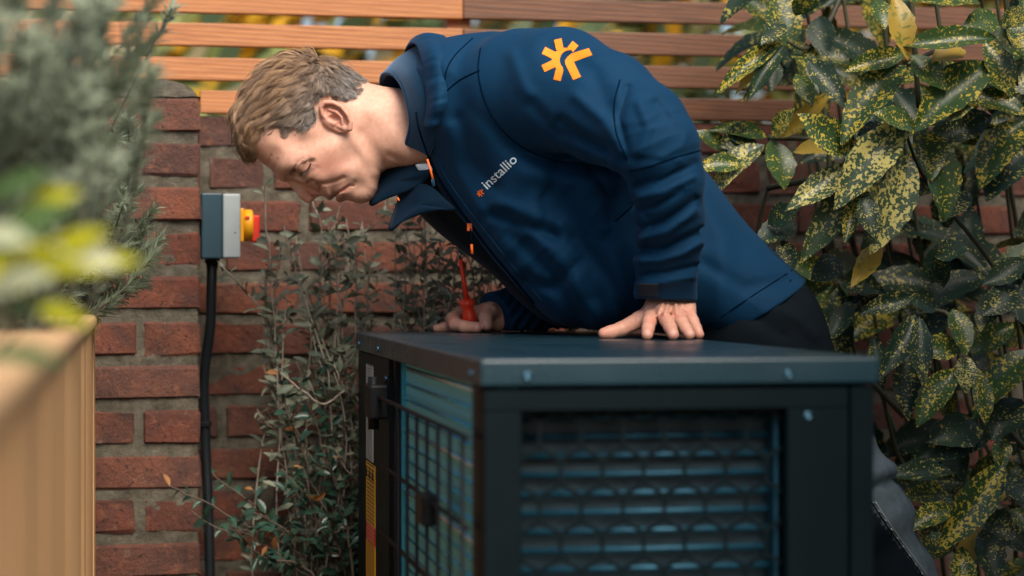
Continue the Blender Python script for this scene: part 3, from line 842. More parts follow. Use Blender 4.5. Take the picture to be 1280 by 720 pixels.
# zip pulls
def pull(pts, name='zip_pull'):
    sub(tube(name, pts, .0014, MAT['orange_red'], None, 6), jk)
zp, zn = on_surface(JB, 589, 281, .003)
sub(boxo('zip_slider', (zp.x - .004, zp.x + .004, zp.y - .006, zp.y + .001, zp.z - .008, zp.z + .004), MAT['orange_red'], None, .001), jk)
sub(tube('zip_pull', [zp + Vector((.001, -.006, -.004)), zp + Vector((.003, -.008, -.018)), zp + Vector((.003, -.008, -.028))], .0012, MAT['seam'], None, 6), jk)
sub(tube('zip_pull', [zp + Vector((.003, -.008, -.028)), zp + Vector((.004, -.008, -.043))], .0022, MAT['orange_red'], None, 8), jk)
zp2 = P(535, 200, 3.11)
sub(tube('cord_pull', [P(534, 199, 3.10), P(538, 212, 3.10), P(541, 224, 3.10)], .0017, MAT['orange_red'], None, 6), jk)
sub(tube('cord_end', [P(541, 224, 3.10), P(542, 233, 3.10)], .0022, MAT['fleece'], None, 6), jk)

# --- collar, hood roll, lapels (thick cloth sheets) ---------------
def loft(name, curves, mat, thick=.004, k=5, pleat=0.0, kv=4):
    rows = [smooth_path([P(*c) for c in cv], k) for cv in curves]
    n = len(rows[0]); fine = []
    cols = [smooth_path([r[i] for r in rows], kv) for i in range(n)]
    m = len(cols[0]); vs = []
    for j in range(m):
        for i in range(n):
            p = cols[i][j]; s = math.sin(math.pi * j / (m - 1))
            if pleat:
                ctr = P(520, 150, 3.25); d = (p - ctr).normalized()
                p = p + d * pleat * s * (noise.noise(Vector((i * .55, j * .12, 1.3))) + .5 * noise.noise(Vector((i * 1.2, j * .2, 7))))
            vs.append(p)
    fs = [(j * n + i, j * n + i + 1, (j + 1) * n + i + 1, (j + 1) * n + i) for j in range(m - 1) for i in range(n - 1)]
    o = pyd(name, vs, fs, mat, None, True); s = o.modifiers.new('solid', 'SOLIDIFY'); s.thickness = thick; s.offset = 0
    b = o.modifiers.new('sub', 'SUBSURF'); b.levels = b.render_levels = 1
    return o
rim = [(508, 182, 3.20), (514, 155, 3.165), (511, 131, 3.16), (503, 106, 3.18), (491, 92, 3.22), (479, 94, 3.27), (478, 112, 3.315), (486, 145, 3.335), (502, 180, 3.30)]
mid = [(522, 188, 3.185), (530, 155, 3.14), (527, 124, 3.13), (518, 92, 3.15), (506, 76, 3.215), (495, 77, 3.285), (494, 105, 3.345), (502, 145, 3.365), (518, 190, 3.31)]
base = [(536, 196, 3.17), (552, 155, 3.115), (552, 118, 3.11), (552, 80, 3.13), (540, 58, 3.21), (524, 58, 3.30), (520, 98, 3.37), (526, 145, 3.39), (536, 196, 3.32)]
co1 = loft('collar', [rim, mid, base], MAT['fleece'], .006); adopt(co1)
tubep = smooth_path([P(*c) for c in rim], 6); sub(tube('collar_piping', tubep, .0042, MAT['fleece'], None, 10), co1)
h_in = [(530, 158, 3.125), (534, 135, 3.115), (532, 105, 3.12), (527, 75, 3.14), (519, 56, 3.20), (508, 62, 3.28), (503, 92, 3.36)]
h_top = [(540, 160, 3.105), (547, 130, 3.085), (548, 100, 3.09), (544, 68, 3.11), (534, 47, 3.19), (520, 48, 3.30), (512, 80, 3.39)]
h_out = [(548, 158, 3.115), (560, 128, 3.095), (563, 100, 3.10), (563, 72, 3.12), (560, 50, 3.20), (545, 46, 3.30), (530, 75, 3.40)]
co2 = loft('hood_roll', [h_in, h_top, h_out], MAT['jacket'], .005, 8, .006); adopt(co2)
sub(tube('hood_zip', smooth_path([P(*c) for c in [(520, 140, 3.128), (523, 158, 3.13), (528, 175, 3.145), (535, 195, 3.16)]], 6), .0016, MAT['seam'], None, 6), co2)

MAT['shaded_navy'] = m_cloth('navy_in_shade', (.0010, .015, .036), (.0009, .013, .031))  # darker copy of the jacket navy; shade under the collar put into the colour
def flap(name, outline, mat, thick=.004, bulge=.012):
    """cloth sheet from an outline of (px, py, depth), gently domed"""
    ring = smooth_path([P(*c) for c in outline + outline[:1]], 5)[:-1]
    c = sum(ring, Vector()) / len(ring); m = len(ring); K = 6
    vs = [c + Vector((0, -bulge, 0))]
    for j in range(1, K + 1):
        t = j / K
        for p in ring: vs.append(c.lerp(p, t) + Vector((0, -bulge * (1 - t * t), 0)))
    fs = [(0, 1 + i, 1 + (i + 1) % m) for i in range(m)]
    for j in range(K - 1):
        for i in range(m): fs.append((1 + j * m + i, 1 + (j + 1) * m + i, 1 + (j + 1) * m + (i + 1) % m, 1 + j * m + (i + 1) % m))
    o = pyd(name, vs, fs, mat, None, True); s = o.modifiers.new('solid', 'SOLIDIFY'); s.thickness = thick; s.offset = 0
    return adopt(o)
flap('lapel', [(474, 212, 3.29), (497, 206, 3.26), (520, 206, 3.22), (537, 212, 3.19), (532, 226, 3.2), (510, 239, 3.21), (485, 248, 3.23), (463, 257, 3.25), (469, 238, 3.27)], MAT['shaded_navy'])
flap('lapel', [(502, 240, 3.24), (520, 231, 3.21), (538, 233, 3.19), (556, 248, 3.18), (569, 262, 3.18), (550, 262, 3.18), (527, 267, 3.19), (505, 276, 3.2), (487, 288, 3.22), (493, 265, 3.24)], MAT['shaded_navy'])
flap('lapel_facing', [(497, 246, 3.3), (508, 222, 3.29), (545, 215, 3.27), (590, 280, 3.25), (560, 275, 3.27), (530, 262, 3.29)], MAT['lining'], .004, .004)
for a, b in (((497, 247), (499, 251)),):
    sub(tube('loop', [P(a[0], a[1], 3.175), P(b[0], b[1], 3.172)], .0014, MAT['orange_red'], None, 6), jk)
# far front of the jacket hanging open: dark inner side
lv = .004; llo = (-.17, 3.20, 1.015); lhi = (.14, 3.52, 1.28)
X, Y, Z = grid3(llo, lhi, lv); YQ = 3.37
U2 = 640 + X[:, 0, :] * FPX / YQ; V2 = YH - (Z[0] - CZ) * FPX / YQ
sd = poly_sd(U2, V2, sm_poly([(545, 235), (524, 262), (548, 292), (585, 318), (620, 345), (648, 378), (690, 404), (750, 408), (730, 330), (660, 270), (590, 230)], 3)) * YQ / FPX
a = np.maximum(1 + sd / .05, 0)[:, None, :]; b = np.abs(Y - YQ) / .12 + 0 * a
F = ((a ** 2.4 + b ** 2.4) ** (1 / 2.4) - 1) * .05
PX, PY = px3(X, Y, Z)
F = F - .0035 * np.sin((PY - PX * .85) * .16)
adopt(level_mesh('jacket_front', [(F, (0, 0, 0))], lv, llo, MAT['lining'], None, True, 3))
flap('shirt', [(520, 206, 3.2), (536, 205, 3.19), (540, 214, 3.19), (526, 214, 3.2)], MAT['white'], .003, .002)

# --- trousers and boots -------------------------------------------
MAT['trouser'] = None
def m_trouser():
    t = NT('work_trousers'); at = t.n('ShaderNodeVertexColor'); at.layer_name = 'tint'; v = t.coords()
    c = t.mix(t.ramp(t.noise(v, 60, 4), [(.3, (0, 0, 0)), (.7, (.35, .35, .35))]), at.outputs[0], (.008, .012, .016))
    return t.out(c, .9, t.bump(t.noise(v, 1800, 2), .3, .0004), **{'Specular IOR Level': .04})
MAT['trouser'] = m_trouser()
tv = .006; tlo = (.26, 2.98, .03); thi = (.80, 3.62, 1.16)
X, Y, Z = grid3(tlo, thi, tv)
F = smin(chain(X, Y, Z, [q4(938, 405, 3.18, .100), q4(950, 425, 3.17, .098), q4(1000, 520, 3.16, .088), q4(1068, 640, 3.16, .080), q4(1112, 740, 3.17, .074), q4(1150, 900, 3.19, .066), q4(1172, 1060, 3.2, .058), q4(1180, 1200, 3.2, .06)], .02),
         chain(X, Y, Z, [q4(938, 405, 3.32, .100), q4(945, 430, 3.34, .098), q4(975, 600, 3.42, .082), q4(985, 780, 3.44, .072), q4(985, 1000, 3.43, .062), q4(985, 1170, 3.42, .06)], .02), .03)
F = smin(F, ell(X, Y, Z, tuple(P(938, 405, 3.25)), (.095, .165, .085)), .03)
PX, PY = px3(X, Y, Z)
F = F - .004 * np.sin(PY * .09 + PX * .05) * np.exp(-((PY - 600) / 120) ** 2) - fold(PX, PY, [(1060, 600), (1090, 612), (1118, 600)], 6, -.008) - fold(PX, PY, [(1070, 575), (1095, 590), (1115, 585)], 8, .006) - fold(PX, PY, [(960, 380), (1000, 400), (1020, 420)], 7, .005) - fold(PX, PY, [(940, 395), (980, 420)], 6, -.004)
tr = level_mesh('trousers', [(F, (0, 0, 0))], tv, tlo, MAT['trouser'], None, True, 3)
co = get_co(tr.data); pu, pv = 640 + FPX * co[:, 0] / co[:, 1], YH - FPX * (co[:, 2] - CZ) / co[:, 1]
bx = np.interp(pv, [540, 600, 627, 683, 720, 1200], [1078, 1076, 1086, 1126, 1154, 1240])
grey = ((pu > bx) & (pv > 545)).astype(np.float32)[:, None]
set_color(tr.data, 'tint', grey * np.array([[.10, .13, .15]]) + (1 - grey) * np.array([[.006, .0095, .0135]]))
TB = bvh_of(tr); adopt(tr)
for dx in (0, 5):
    pts = [(1089 + dx, 627), (1107 + dx, 655), (1127 + dx, 683), (1141 + dx, 702), (1154 + dx, 720)]
    sub(surf_tube('stitching', pts, .0011, MAT['plate'] if dx else MAT['case'], tr, .0004, 5, 5, TB), tr)
for k in range(9):
    t = k / 8; a_, _n2 = on_surface(TB, 1092 + 60 * t, 629 + 88 * t, .001)
    if a_: sub(tube('stitch', [a_ + Vector((-.002, 0, .002)), a_ + Vector((.002, -.0004, -.002))], .0012, MAT['plate'], None, 4), tr)
for (x, y) in ((943, 373), (912, 425)):
    p = P(x, y, 3.05)
for (px, Yb, rz) in ((1184, 3.17, .1), (989, 3.40, .05)):
    bl = P(px, YH, Yb)
    bm = bmesh.new(); box(bm, -.16, .10, -.048, .048, 0, .10, bev=.03, seg=3)
    for v in bm.verts:
        if v.co.x < -.03: v.co.z *= 1 - .45 * min(1, (-.03 - v.co.x) / .1)
    box(bm, -.02, .095, -.05, .05, .06, .20, bev=.03, seg=3)
    bo = mesh_obj('boot', bm, MAT['black'], None, True); bo.location = (bl.x, Yb, 0.0); adopt(bo)
# --- head, neck and hands: one body mesh --------------------------
SV = .00135
def m_skin():
    t = NT('skin'); at = t.n('ShaderNodeVertexColor'); at.layer_name = 'tint'; v = t.coords()
    c = t.mix(t.ramp(t.noise(v, 160, 4, .6), [(.35, (0, 0, 0)), (.75, (.75, .75, .75))]), at.outputs[0], t.mix(.5, at.outputs[0], (.46, .15, .10)))
    c = t.mix(t.ramp(t.noise(v, 700, 2, .6), [(.62, (0, 0, 0)), (.74, (.35, .35, .35))]), c, (.30, .13, .08))
    h = t.math('ADD', t.noise(v, 1400, 3, .6), t.math('MULTIPLY', t.noise(v, 420, 3, .6), .7))
    return t.out(c, .52, t.bump(h, .28, .0007), **{'Subsurface Weight': .10, 'Subsurface Radius': (1.0, .35, .2), 'Subsurface Scale': .006, 'Specular IOR Level': .4})
MAT['skin'] = m_skin()
PROF = [(297, 163), (303, 182), (313, 194), (322, 199.5), (330, 205.5), (338, 211.5), (346, 219.5), (352, 223.5), (357, 224.5), (362, 223.5), (370, 227), (382, 233), (392, 238), (399, 241.5), (404, 245), (409, 248), (413, 249.3), (416, 248), (418.5, 245.2), (421, 248.5), (424.5, 252), (428, 252), (432, 250), (438, 251), (445, 253.6), (453, 254.3), (461, 252), (467, 246.5), (471.5, 237), (473, 226), (476.5, 216), (484, 211), (497, 208.6), (515, 209), (535, 211), (560, 214), (575, 214), (575, 122), (540, 117), (505, 112), (480, 108.5), (462, 104.5), (448, 99), (428, 89), (405, 79), (380, 74), (355, 79), (333, 92), (314, 115), (303, 140)]
HW = [(350, 120, 61), (330, 160, 56), (345, 200, 47), (400, 110, 60), (395, 165, 58), (420, 185, 55.5), (440, 212, 45), (452, 238, 28), (420, 238, 36), (398, 222, 44), (375, 212, 50), (440, 160, 51), (470, 165, 47), (500, 150, 46), (560, 150, 52), (455, 112, 44), (312, 150, 52), (360, 90, 54), (465, 215, 40), (360, 180, 56)]
HR = [(350, 130, 58), (340, 200, 32), (375, 220, 28), (400, 235, 26), (425, 245, 24), (455, 245, 24), (440, 100, 48), (480, 150, 48), (520, 160, 50), (470, 210, 34)]
def head_field(U, V, Wd):
    """level set of head and neck; U, V photo pixels, Wd sideways offset in the same unit (near side negative)"""
    sd = poly_sd(U[:, 0, :], V[:, 0, :], PROF)
    W = idw(U[:, 0, :], V[:, 0, :], HW); R = idw(U[:, 0, :], V[:, 0, :], HR)
    a = np.maximum(1 + sd / R, 0)[:, None, :]; aw = np.abs(Wd)
    b = aw / W[:, None, :]
    F = ((a ** 2.45 + b ** 2.45) ** (1 / 2.45) - 1) * (.62 * R)[:, None, :]
    U_, V_ = U[:, 0, :], V[:, 0, :]
    side = np.clip((aw - 6) / 14, 0, 1)
    D = 0
    for pts, w, am in [([(400, 232), (412, 231), (424, 228), (433, 224)], 2.2, -1.3), ([(404, 226), (420, 221), (436, 214)], 8, .8), ([(433, 240), (440, 236), (446, 230)], 2.6, -.8),
                       ([(444, 226), (440, 234), (434, 242)], 5, .8), ([(441, 172), (452, 190), (464, 205), (471, 217)], 7, 1.0), ([(456, 172), (468, 188), (480, 203)], 10, -1.8),
                       ([(470, 145), (495, 172), (512, 196)], 11, 1.2), ([(398, 196), (416, 190), (432, 180)], 12, .9), ([(416, 214), (434, 207), (448, 198)], 12, -1.8), ([(364, 178), (380, 184)], 14, -1.0),
                       ([(394, 206), (401, 205)], 1.5, -.35), ([(393, 210), (400, 211)], 1.5, -.35), ([(344, 197), (338, 209)], 1.6, -.5), ([(352, 202), (346, 215)], 2, -.4), ([(488, 196), (505, 203)], 4, -1.0), ([(385, 222), (394, 217), (402, 213)], 3, -.7)]:
        D = D + fold(U_, V_, pts, w, am)
    F = F - D[:, None, :] * side
    def C(pts, k=None, q=(0, 0)): return chain(U, V, aw, pts, k)
    # brow ridge, eye socket, lid
    F = smin(F, C([(354, 218.5, 6, 5.5), (366, 211, 27, 6.5), (383, 200, 43, 5.5)]), 9)
    F = smax(F, -ell(U, V, aw, (377.5, 217.5, 37), (10.5, 8.5, 13)), 8)
    lid = np.sqrt((U - 381.5) ** 2 + (V - 206.5) ** 2 + (aw - 30.5) ** 2) - 9.6
    F = smin(F, lid, 2.2)
    F = F - fold(U_, V_, [(372, 214.5), (377, 207), (384, 201.5)], 1.4, -.9)[:, None, :] * side - fold(U_, V_, [(391, 214), (393, 207), (391, 201)], 1.6, -.8)[:, None, :] * side
    # cheekbone, nose
    F = smin(F, ell(U, V, aw, (404, 204, 40), (22, 12, 9)), 18)
    n = C([(361, 222.5, 0, 4.2), (370, 232, 0, 5.2), (380, 243.5, 0, 6.4), (385.5, 247, 0, 6.9)], 2)
    n = smin(n, C([(366, 221, 0, 8), (384, 232, 0, 9.5), (394, 237, 0, 9)], 3), 5)
    n = smin(n, ell(U, V, aw, (394, 237, 10), (8.6, 7.6, 6)), 3)
    n = smin(n, C([(387, 247.5, 0, 4.0), (399, 240.5, 0, 3.2)]), 3)
    F = smin(F, n, 4)
    F = smax(F, -ell(U, V, aw, (395.5, 245.2, 6.0), (4.2, 2.6, 2.8)), 1.0)
    F = F - fold(U_, V_, [(387, 229.5), (394, 227.8), (401, 231), (403, 236), (401, 241)], 1.5, -1.8)[:, None, :] * side
    # lips and mouth line
    F = smin(F, C([(412, 246.8, 0, 2.7), (424, 241, 10, 2.2), (437, 234.5, 17, 1.2)]), 3)
    F = smin(F, C([(423.5, 249, 0, 3.0), (431, 244.5, 10, 2.6), (438, 237.5, 17, 1.2)]), 3)
    F = F - fold(U_, V_, [(416.8, 248), (423, 243.2), (431, 238.8), (440, 233), (444, 233.5)], 1.25, -2.0)[:, None, :]
    F = smax(F, -C([(416.5, 249, 0, 1.3), (419, 245.2, 3, 1.6), (426, 242, 12, 1.3)]), 1.2)
    # ear
    U = (U - 425.0) / .93 + 420; V = (V - 150.5) / .93 + 146; aw = aw + 1.5
    ax = (.70, .71); eu, ev = U - 420, V - 146
    p = eu * ax[0] + ev * ax[1]; q = eu * ax[1] - ev * ax[0]
    lift = 61 + (q * .22)                                    # back edge stands off
    disc = np.maximum((np.sqrt((p / 26) ** 2 + (q / 15.5) ** 2) - 1) * 14, np.abs(aw - lift) - 2.0)
    disc = smin(disc, ell(U, V, aw, (413, 149, 56), (12, 12, 9)), 4)
    rimp = [(409, 151, 60.5, 2.2), (402.5, 144, 63, 2.6), (400.5, 134, 65, 3.0), (406, 128, 67, 3.1), (417, 128.5, 69, 3.1), (428, 134, 70, 3.0), (436, 144, 70, 2.9), (440, 154, 68, 3.0), (438.5, 162, 65.5, 4.0), (432.5, 162.5, 62, 3.6)]
    e = smin(disc, C(rimp), 1.6)
    e = smin(e, C([(411, 137, 63.5, 2.0), (421, 140.5, 66, 2.4), (428, 148, 66, 2.4), (429, 156, 64, 2.2)]), 1.8)
    e = smax(e, -ell(U, V, aw, (417.5, 148.5, 66), (8.0, 4.8, 7.0)), 2)
    e = smax(e, -C([(407, 136, 68, 2.0), (416, 134.5, 70.5, 1.8), (427, 140.5, 71.5, 1.6), (433.5, 150, 70.5, 1.4)]), 1.4)
    e = smin(e, C([(411.5, 151.5, 60, 3.2), (417, 155.5, 61, 3.0)]), 2)
    e = smin(e, C([(424, 159, 61, 2.6), (434, 162, 62.5, 4)]), 2)
    F = smin(F, e, 2.5)
    return F
HX0 = P(292, 258, YP); hlo = np.array([HX0.x, YP - .098, HX0.z]); 
def block(lo, hi, base):
    """grid aligned with the common lattice; returns X, Y, Z and the integer offset"""
    i0 = [int(math.floor((lo[k] - base[k]) / SV)) for k in range(3)]; i1 = [int(math.ceil((hi[k] - base[k]) / SV)) for k in range(3)]
    ax = [(base[k] + np.arange(i0[k], i1[k] + 1) * SV).astype(np.float32) for k in range(3)]
    return ax[0][:, None, None], ax[1][None, :, None], ax[2][None, None, :], tuple(i0)
hhi = P(572, 66, YP)
X, Y, Z, io = block(hlo, (hhi.x, YP + .098, hhi.z), hlo)
blocks = [((head_field(640 + X / U1, YH - (Z - CZ) / U1, (Y - YP) / U1) * U1).astype(np.float32), io)]

def finger(X, Y, Z, pts): return chain(X, Y, Z, [q4(*p) for p in pts], .003)
# near hand, planted on the lid
lo = (P(742, 0, 2.88).x, 2.86, TOPZ - .01); hi = (P(890, 0, 3.1).x, 3.16, P(0, 345, 3.1).z)
X, Y, Z, io = block(lo, hi, hlo)
def ride(pts):                                           # keep fingertips on the lid
    out = []
    for (a, b, c, r) in pts:
        p = P(a, b, c); z = max(p.z, TOPZ + r - .0006); out.append((a, YH - (z - CZ) * FPX / c, c, r))
    return out
idx = [(813, 396, 3.00, .0108), (811.5, 403, 2.958, .0098), (810, 411, 2.938, .0088), (809, 419, 2.922, .0080)]
mid_ = [(829, 392, 2.990, .0112), (834, 401, 2.943, .0100), (838, 410, 2.922, .0090), (841.5, 418, 2.903, .0082)]
rng = [(845, 391, 2.992, .0108), (852, 403, 2.958, .0096), (857, 411, 2.945, .0086), (862, 419, 2.935, .0078)]
pnk = [(860, 389, 3.005, .0102), (866, 402, 2.985, .0088), (870, 410, 2.977, .0078), (874, 418, 2.97, .0070)]
thb = [(822, 390, 3.045, .0150), (800, 399.5, 3.025, .0125), (777, 411, 3.005, .0104), (763, 415.5, 2.998, .0096), (755, 417, 2.995, .0082)]
F = finger(X, Y, Z, [(834, 350, 3.06, .028), (836, 372, 3.055, .0275)])
palm = finger(X, Y, Z, [(826, 374, 3.055, .021), (818, 390, 3.02, .0165)])
for f_ in ([(838, 374, 3.055, .0215), (830, 391, 3.00, .0155)], [(848, 374, 3.055, .0205), (845, 391, 3.002, .0148)], [(855, 376, 3.055, .017), (859, 390, 3.012, .0135)], [(830, 380, 3.05, .021), (808, 398, 3.03, .0125)], [(832, 392, 3.04, .016), (855, 392, 3.04, .016)]):
    palm = smin(palm, finger(X, Y, Z, f_), .007)
F = smin(F, palm, .008)
for f_ in (idx, mid_, rng, pnk): F = smin(F, finger(X, Y, Z, ride(f_)), .0035)
F = smin(F, finger(X, Y, Z, ride(thb)), .005)
PX, PY = px3(X, Y, Z)
for pts, w, am in [([(829, 378), (820, 395)], 1.8, .0011), ([(836, 376), (830, 392)], 1.8, .0012), ([(845, 377), (845, 391)], 1.8, .0011), ([(852, 378), (858, 388)], 1.8, .0010), ([(833, 380), (825, 395)], 1.8, -.0009), ([(841, 380), (838, 393)], 1.8, -.0010), ([(849, 381), (852, 393)], 1.8, -.0009),
                   ([(826, 387), (834, 389), (839, 394)], 1.2, -.0008), ([(807, 406), (816, 406)], .9, -.0005), ([(831, 404), (841, 402)], .9, -.0005), ([(793, 395), (799, 406)], 1.2, -.0006), ([(789, 400), (793, 409)], 1.2, -.0005), ([(850, 405), (858, 403)], .9, -.0004)]:
    F = F - fold(PX, PY, pts, w, am * 1.7)
blocks.append((F.astype(np.float32), io))
# far hand, closed round the screwdriver handle
lo = (P(536, 0, 3.44).x, 3.30, TOPZ - .008); hi = (P(650, 0, 3.36).x, 3.50, P(0, 366, 3.36).z)
X, Y, Z, io = block(lo, hi, hlo)
F = finger(X, Y, Z, [(648, 390, 3.43, .027), (624, 394, 3.405, .0265)])
palm = finger(X, Y, Z, [(622, 392, 3.405, .0235), (607, 393, 3.40, .0185), (598, 394, 3.415, .016)])
palm = smin(palm, finger(X, Y, Z, [(618, 398, 3.42, .017), (600, 403, 3.43, .012)]), .006)
F = smin(F, palm, .006)
fi = [(600, 391, 3.418, .0125), (574, 394, 3.422, .0112), (566, 399, 3.40, .0110), (569, 405, 3.37, .0104), (580, 408, 3.352, .0095), (596, 409, 3.345, .0088)]
th = [(620, 391, 3.392, .0150), (612, 389, 3.368, .0128), (607, 397, 3.352, .0108), (608.5, 406, 3.347, .0092)]
f3 = [(602, 400, 3.43, .010), (575, 407, 3.436, .009), (556, 411, 3.432, .0080), (546, 413, 3.428, .0065)]
f4 = [(604, 402, 3.43, .0105), (580, 403, 3.43, .0105), (571, 408, 3.40, .0095), (585, 411, 3.375, .009)]
for f_ in (fi, f4, f3): F = smin(F, finger(X, Y, Z, ride(f_)), .0025)
F = smin(F, finger(X, Y, Z, ride(th)), .003)
PX, PY = px3(X, Y, Z)
for pts, w, am in [([(566, 392), (572, 398)], 1.2, -.0005), ([(612, 384), (620, 390), (624, 402)], 2, -.0012), ([(603, 398), (611, 396)], 1, -.0005), ([(582, 404), (583, 414)], .9, -.0004)]: F = F - fold(PX, PY, pts, w, am)
blocks.append((F.astype(np.float32), io))
body = level_mesh('body', blocks, SV, hlo, MAT['skin'], None, True, 2)
# arms inside the sleeves tie hands and neck into one body
_bm = bmesh.new(); _bm.from_mesh(body.data); _bm.verts.ensure_lookup_table()
_vc = [v.co.copy() for v in _bm.verts]
def tie(path, rad):
    vs, fs = tube_arrays(smooth_path([P(*p) for p in path], 4), rad, 8, False); n = len(vs)
    near = lambda c: min(range(0, len(_vc)), key=lambda i: (_vc[i] - c).length_squared)
    m = {}
    m[0] = _bm.verts[near(vs[0])]; m[n - 1] = _bm.verts[near(vs[-1])]
    bv = [m.get(i) or _bm.verts.new(v) for i, v in enumerate(vs)]
    for f in fs:
        try: _bm.faces.new([bv[i] for i in f])
        except ValueError: pass
    _bm.verts.ensure_lookup_table()
tie([(560, 170, 3.23), (640, 140, 3.14), (740, 140, 3.02), (822, 190, 2.93), (836, 290, 2.98), (835, 356, 3.05)], .026)
tie([(560, 170, 3.27), (640, 160, 3.40), (720, 250, 3.47), (733, 330, 3.49), (690, 372, 3.46), (645, 390, 3.43)], .026)
_bm.to_mesh(body.data); _bm.free(); body.data.polygons.foreach_set('use_smooth', [True] * len(body.data.polygons)); body.data.update()
# colour of the skin by place
co = get_co(body.data); U, V, Wd = 640 + co[:, 0] / U1, YH - (co[:, 2] - CZ) / U1, (co[:, 1] - YP) / U1
PXv, PYv = 640 + FPX * co[:, 0] / co[:, 1], YH - FPX * (co[:, 2] - CZ) / co[:, 1]
rgb = np.tile(np.array([[.63, .365, .265]], np.float32), (len(co), 1))
def blend(mask, c): 
    global rgb
    rgb = rgb * (1 - mask[:, None]) + np.array([c], np.float32) * mask[:, None]
def blob(u, v, r, k): return k * np.exp(-(((U - u) ** 2 + (V - v) ** 2) / (r * r)))
hd = (PXv < 560) & (PYv < 300)
blend(blob(386, 245, 11, .65), (.50, .16, .11)); blend(blob(415, 208, 20, .5), (.52, .22, .16)); blend(np.exp(-(line_d(U, V, [(392, 214), (410, 210), (436, 202)]) / 6) ** 2) * .35, (.44, .19, .14)); blend(blob(340, 200, 16, .3), (.56, .24, .17)); blend(blob(424, 146, 24, .45) * (np.abs(Wd) > 56), (.58, .19, .13))  # the band across the cheek hollow paints shading along with redness
blend(np.exp(-(line_d(U, V, [(412, 248), (424, 243), (437, 235.5)]) / 3.4) ** 2) * .45, (.40, .13, .10)); blend(np.exp(-(line_d(U, V, [(424, 251), (431, 246), (438, 237)]) / 3.0) ** 2) * .45, (.42, .14, .11))
beard = np.clip(1 - poly_sd(U, V, [(398, 246), (425, 230), (440, 215), (430, 180), (445, 175), (478, 205), (480, 216), (470, 252), (440, 258)]) / 6, 0, 1) * (U < 500)
blend(beard * .22, (.30, .20, .165)); blend(blob(385, 209, 9, .35), (.42, .20, .15)); blend(blob(470, 165, 40, .15), (.60, .33, .25))
hn = (PYv > 360)
blend(hn * .35, (.58, .27, .20))
for (u, v, r) in [(809, 419, 7), (841, 418, 7), (862, 420, 6), (874, 419, 5), (755, 417, 8), (597, 410, 7), (609, 407, 7), (562, 400, 7), (815, 399, 5), (831, 395, 5), (846, 393, 5), (861, 390, 5)]:
    m = hn * .45 * np.exp(-((PXv - u) ** 2 + (PYv - v) ** 2) / (r * r)); blend(m, (.60, .20, .14))
for pts in ([(809.3, 415), (809, 418.5)], [(840.4, 414), (841.5, 417.5)], [(861, 414.5), (862.3, 417)], [(597, 408), (601, 409.5)], [(607, 404.5), (609, 408)]):
    m = hn * .7 * np.exp(-(line_d(PXv, PYv, pts) / 3.0) ** 4); blend(m, (.66, .42, .36))
set_color(body.data, 'tint', rgb)
HB = bvh_of(body); adopt(body)

# eyelashes, lid line, brow
MAT['hair'] = None
def m_hair():
    t = NT('hair'); at = t.n('ShaderNodeVertexColor'); at.layer_name = 'tint'
    return t.out(at.outputs[0], .42, None, **{'Specular IOR Level': .5, 'Sheen Weight': .15})
MAT['hair'] = m_hair()
class HairBag:
    def __init__(s): s.v, s.f, s.c = [], [], []
    def strand(s, pts, w, col):
        n = len(pts); o = len(s.v)
        for i, p in enumerate(pts):
            t = (pts[min(i + 1, n - 1)] - pts[max(i - 1, 0)]).normalized()
            a = t.cross(Vector((.3, -1, .2))); a = a.normalized() if a.length > 1e-5 else Vector((1, 0, 0)); b = t.cross(a)
            r = w * (1 - .85 * (i / (n - 1)) ** 1.6)
            for k in range(3):
                g = 2.0944 * k; s.v.append(p + (a * math.cos(g) + b * math.sin(g)) * r); s.c.append(col)
        for i in range(n - 1):
            for k in range(3):
                k2 = (k + 1) % 3; s.f.append((o + i * 3 + k, o + i * 3 + k2, o + i * 3 + 3 + k2, o + i * 3 + 3 + k))
    def build(s, name):
        o = pyd(name, s.v, s.f, MAT['hair'], None, True); set_color(o.data, 'tint', np.array(s.c, np.float32)); return o
HRND = random.Random(11)
hb = HairBag()
browp = smooth_path([(355, 221.5, 0), (363, 215.5, 0), (372, 208, 0), (382, 201.5, 0), (391, 198.5, 0)], 10)
for k in range(230):
    t = HRND.random() * .999; i = int(t * (len(browp) - 1)); p = browp[i]; d = (browp[i + 1] - browp[i]).normalized()
    off = HRND.gauss(0, 1.7 * (1 - .5 * t)); a, nn = on_surface(HB, p.x + off * .6, p.y + off, .0002)
    if a is None or a.y > 3.26: continue
    dv = Vector((d.x * U1, 0, -d.y * U1)).normalized(); tip = a + dv * .0062 + Vector((HRND.gauss(0, .0008), 0, HRND.gauss(0, .0008))) + nn * .0012
    hb.strand([a, (a + tip) / 2 + nn * .0005, tip], .00018, (.17, .095, .055))
adopt(hb.build('eyebrow'))
hb = HairBag()
lashp = smooth_path([(375.5, 216.8, 0), (381, 214.8, 0), (385.5, 210.3, 0), (388.6, 203.6, 0)], 8)
prev = None; lp = []
for p in lashp:
    a, nn = on_surface(HB, p.x, p.y, .0003)
    if a is None: continue
    lp.append(a)
    for _ in range(3):
        tip = a + Vector((HRND.uniform(-.001, .002), -.003, -.0055 + HRND.uniform(0, .001)))
        hb.strand([a, a.lerp(tip, .5) + Vector((0, -.0008, 0)), tip], .00022, (.02, .012, .01))
adopt(hb.build('eyelashes'))
lidl = tube('eyelid_line', lp, [.0006] + [.0010] * (len(lp) - 2) + [.0006], simple('eyelid_crease', (.06, .022, .016), None, 50, .4), None, 6); adopt(lidl)

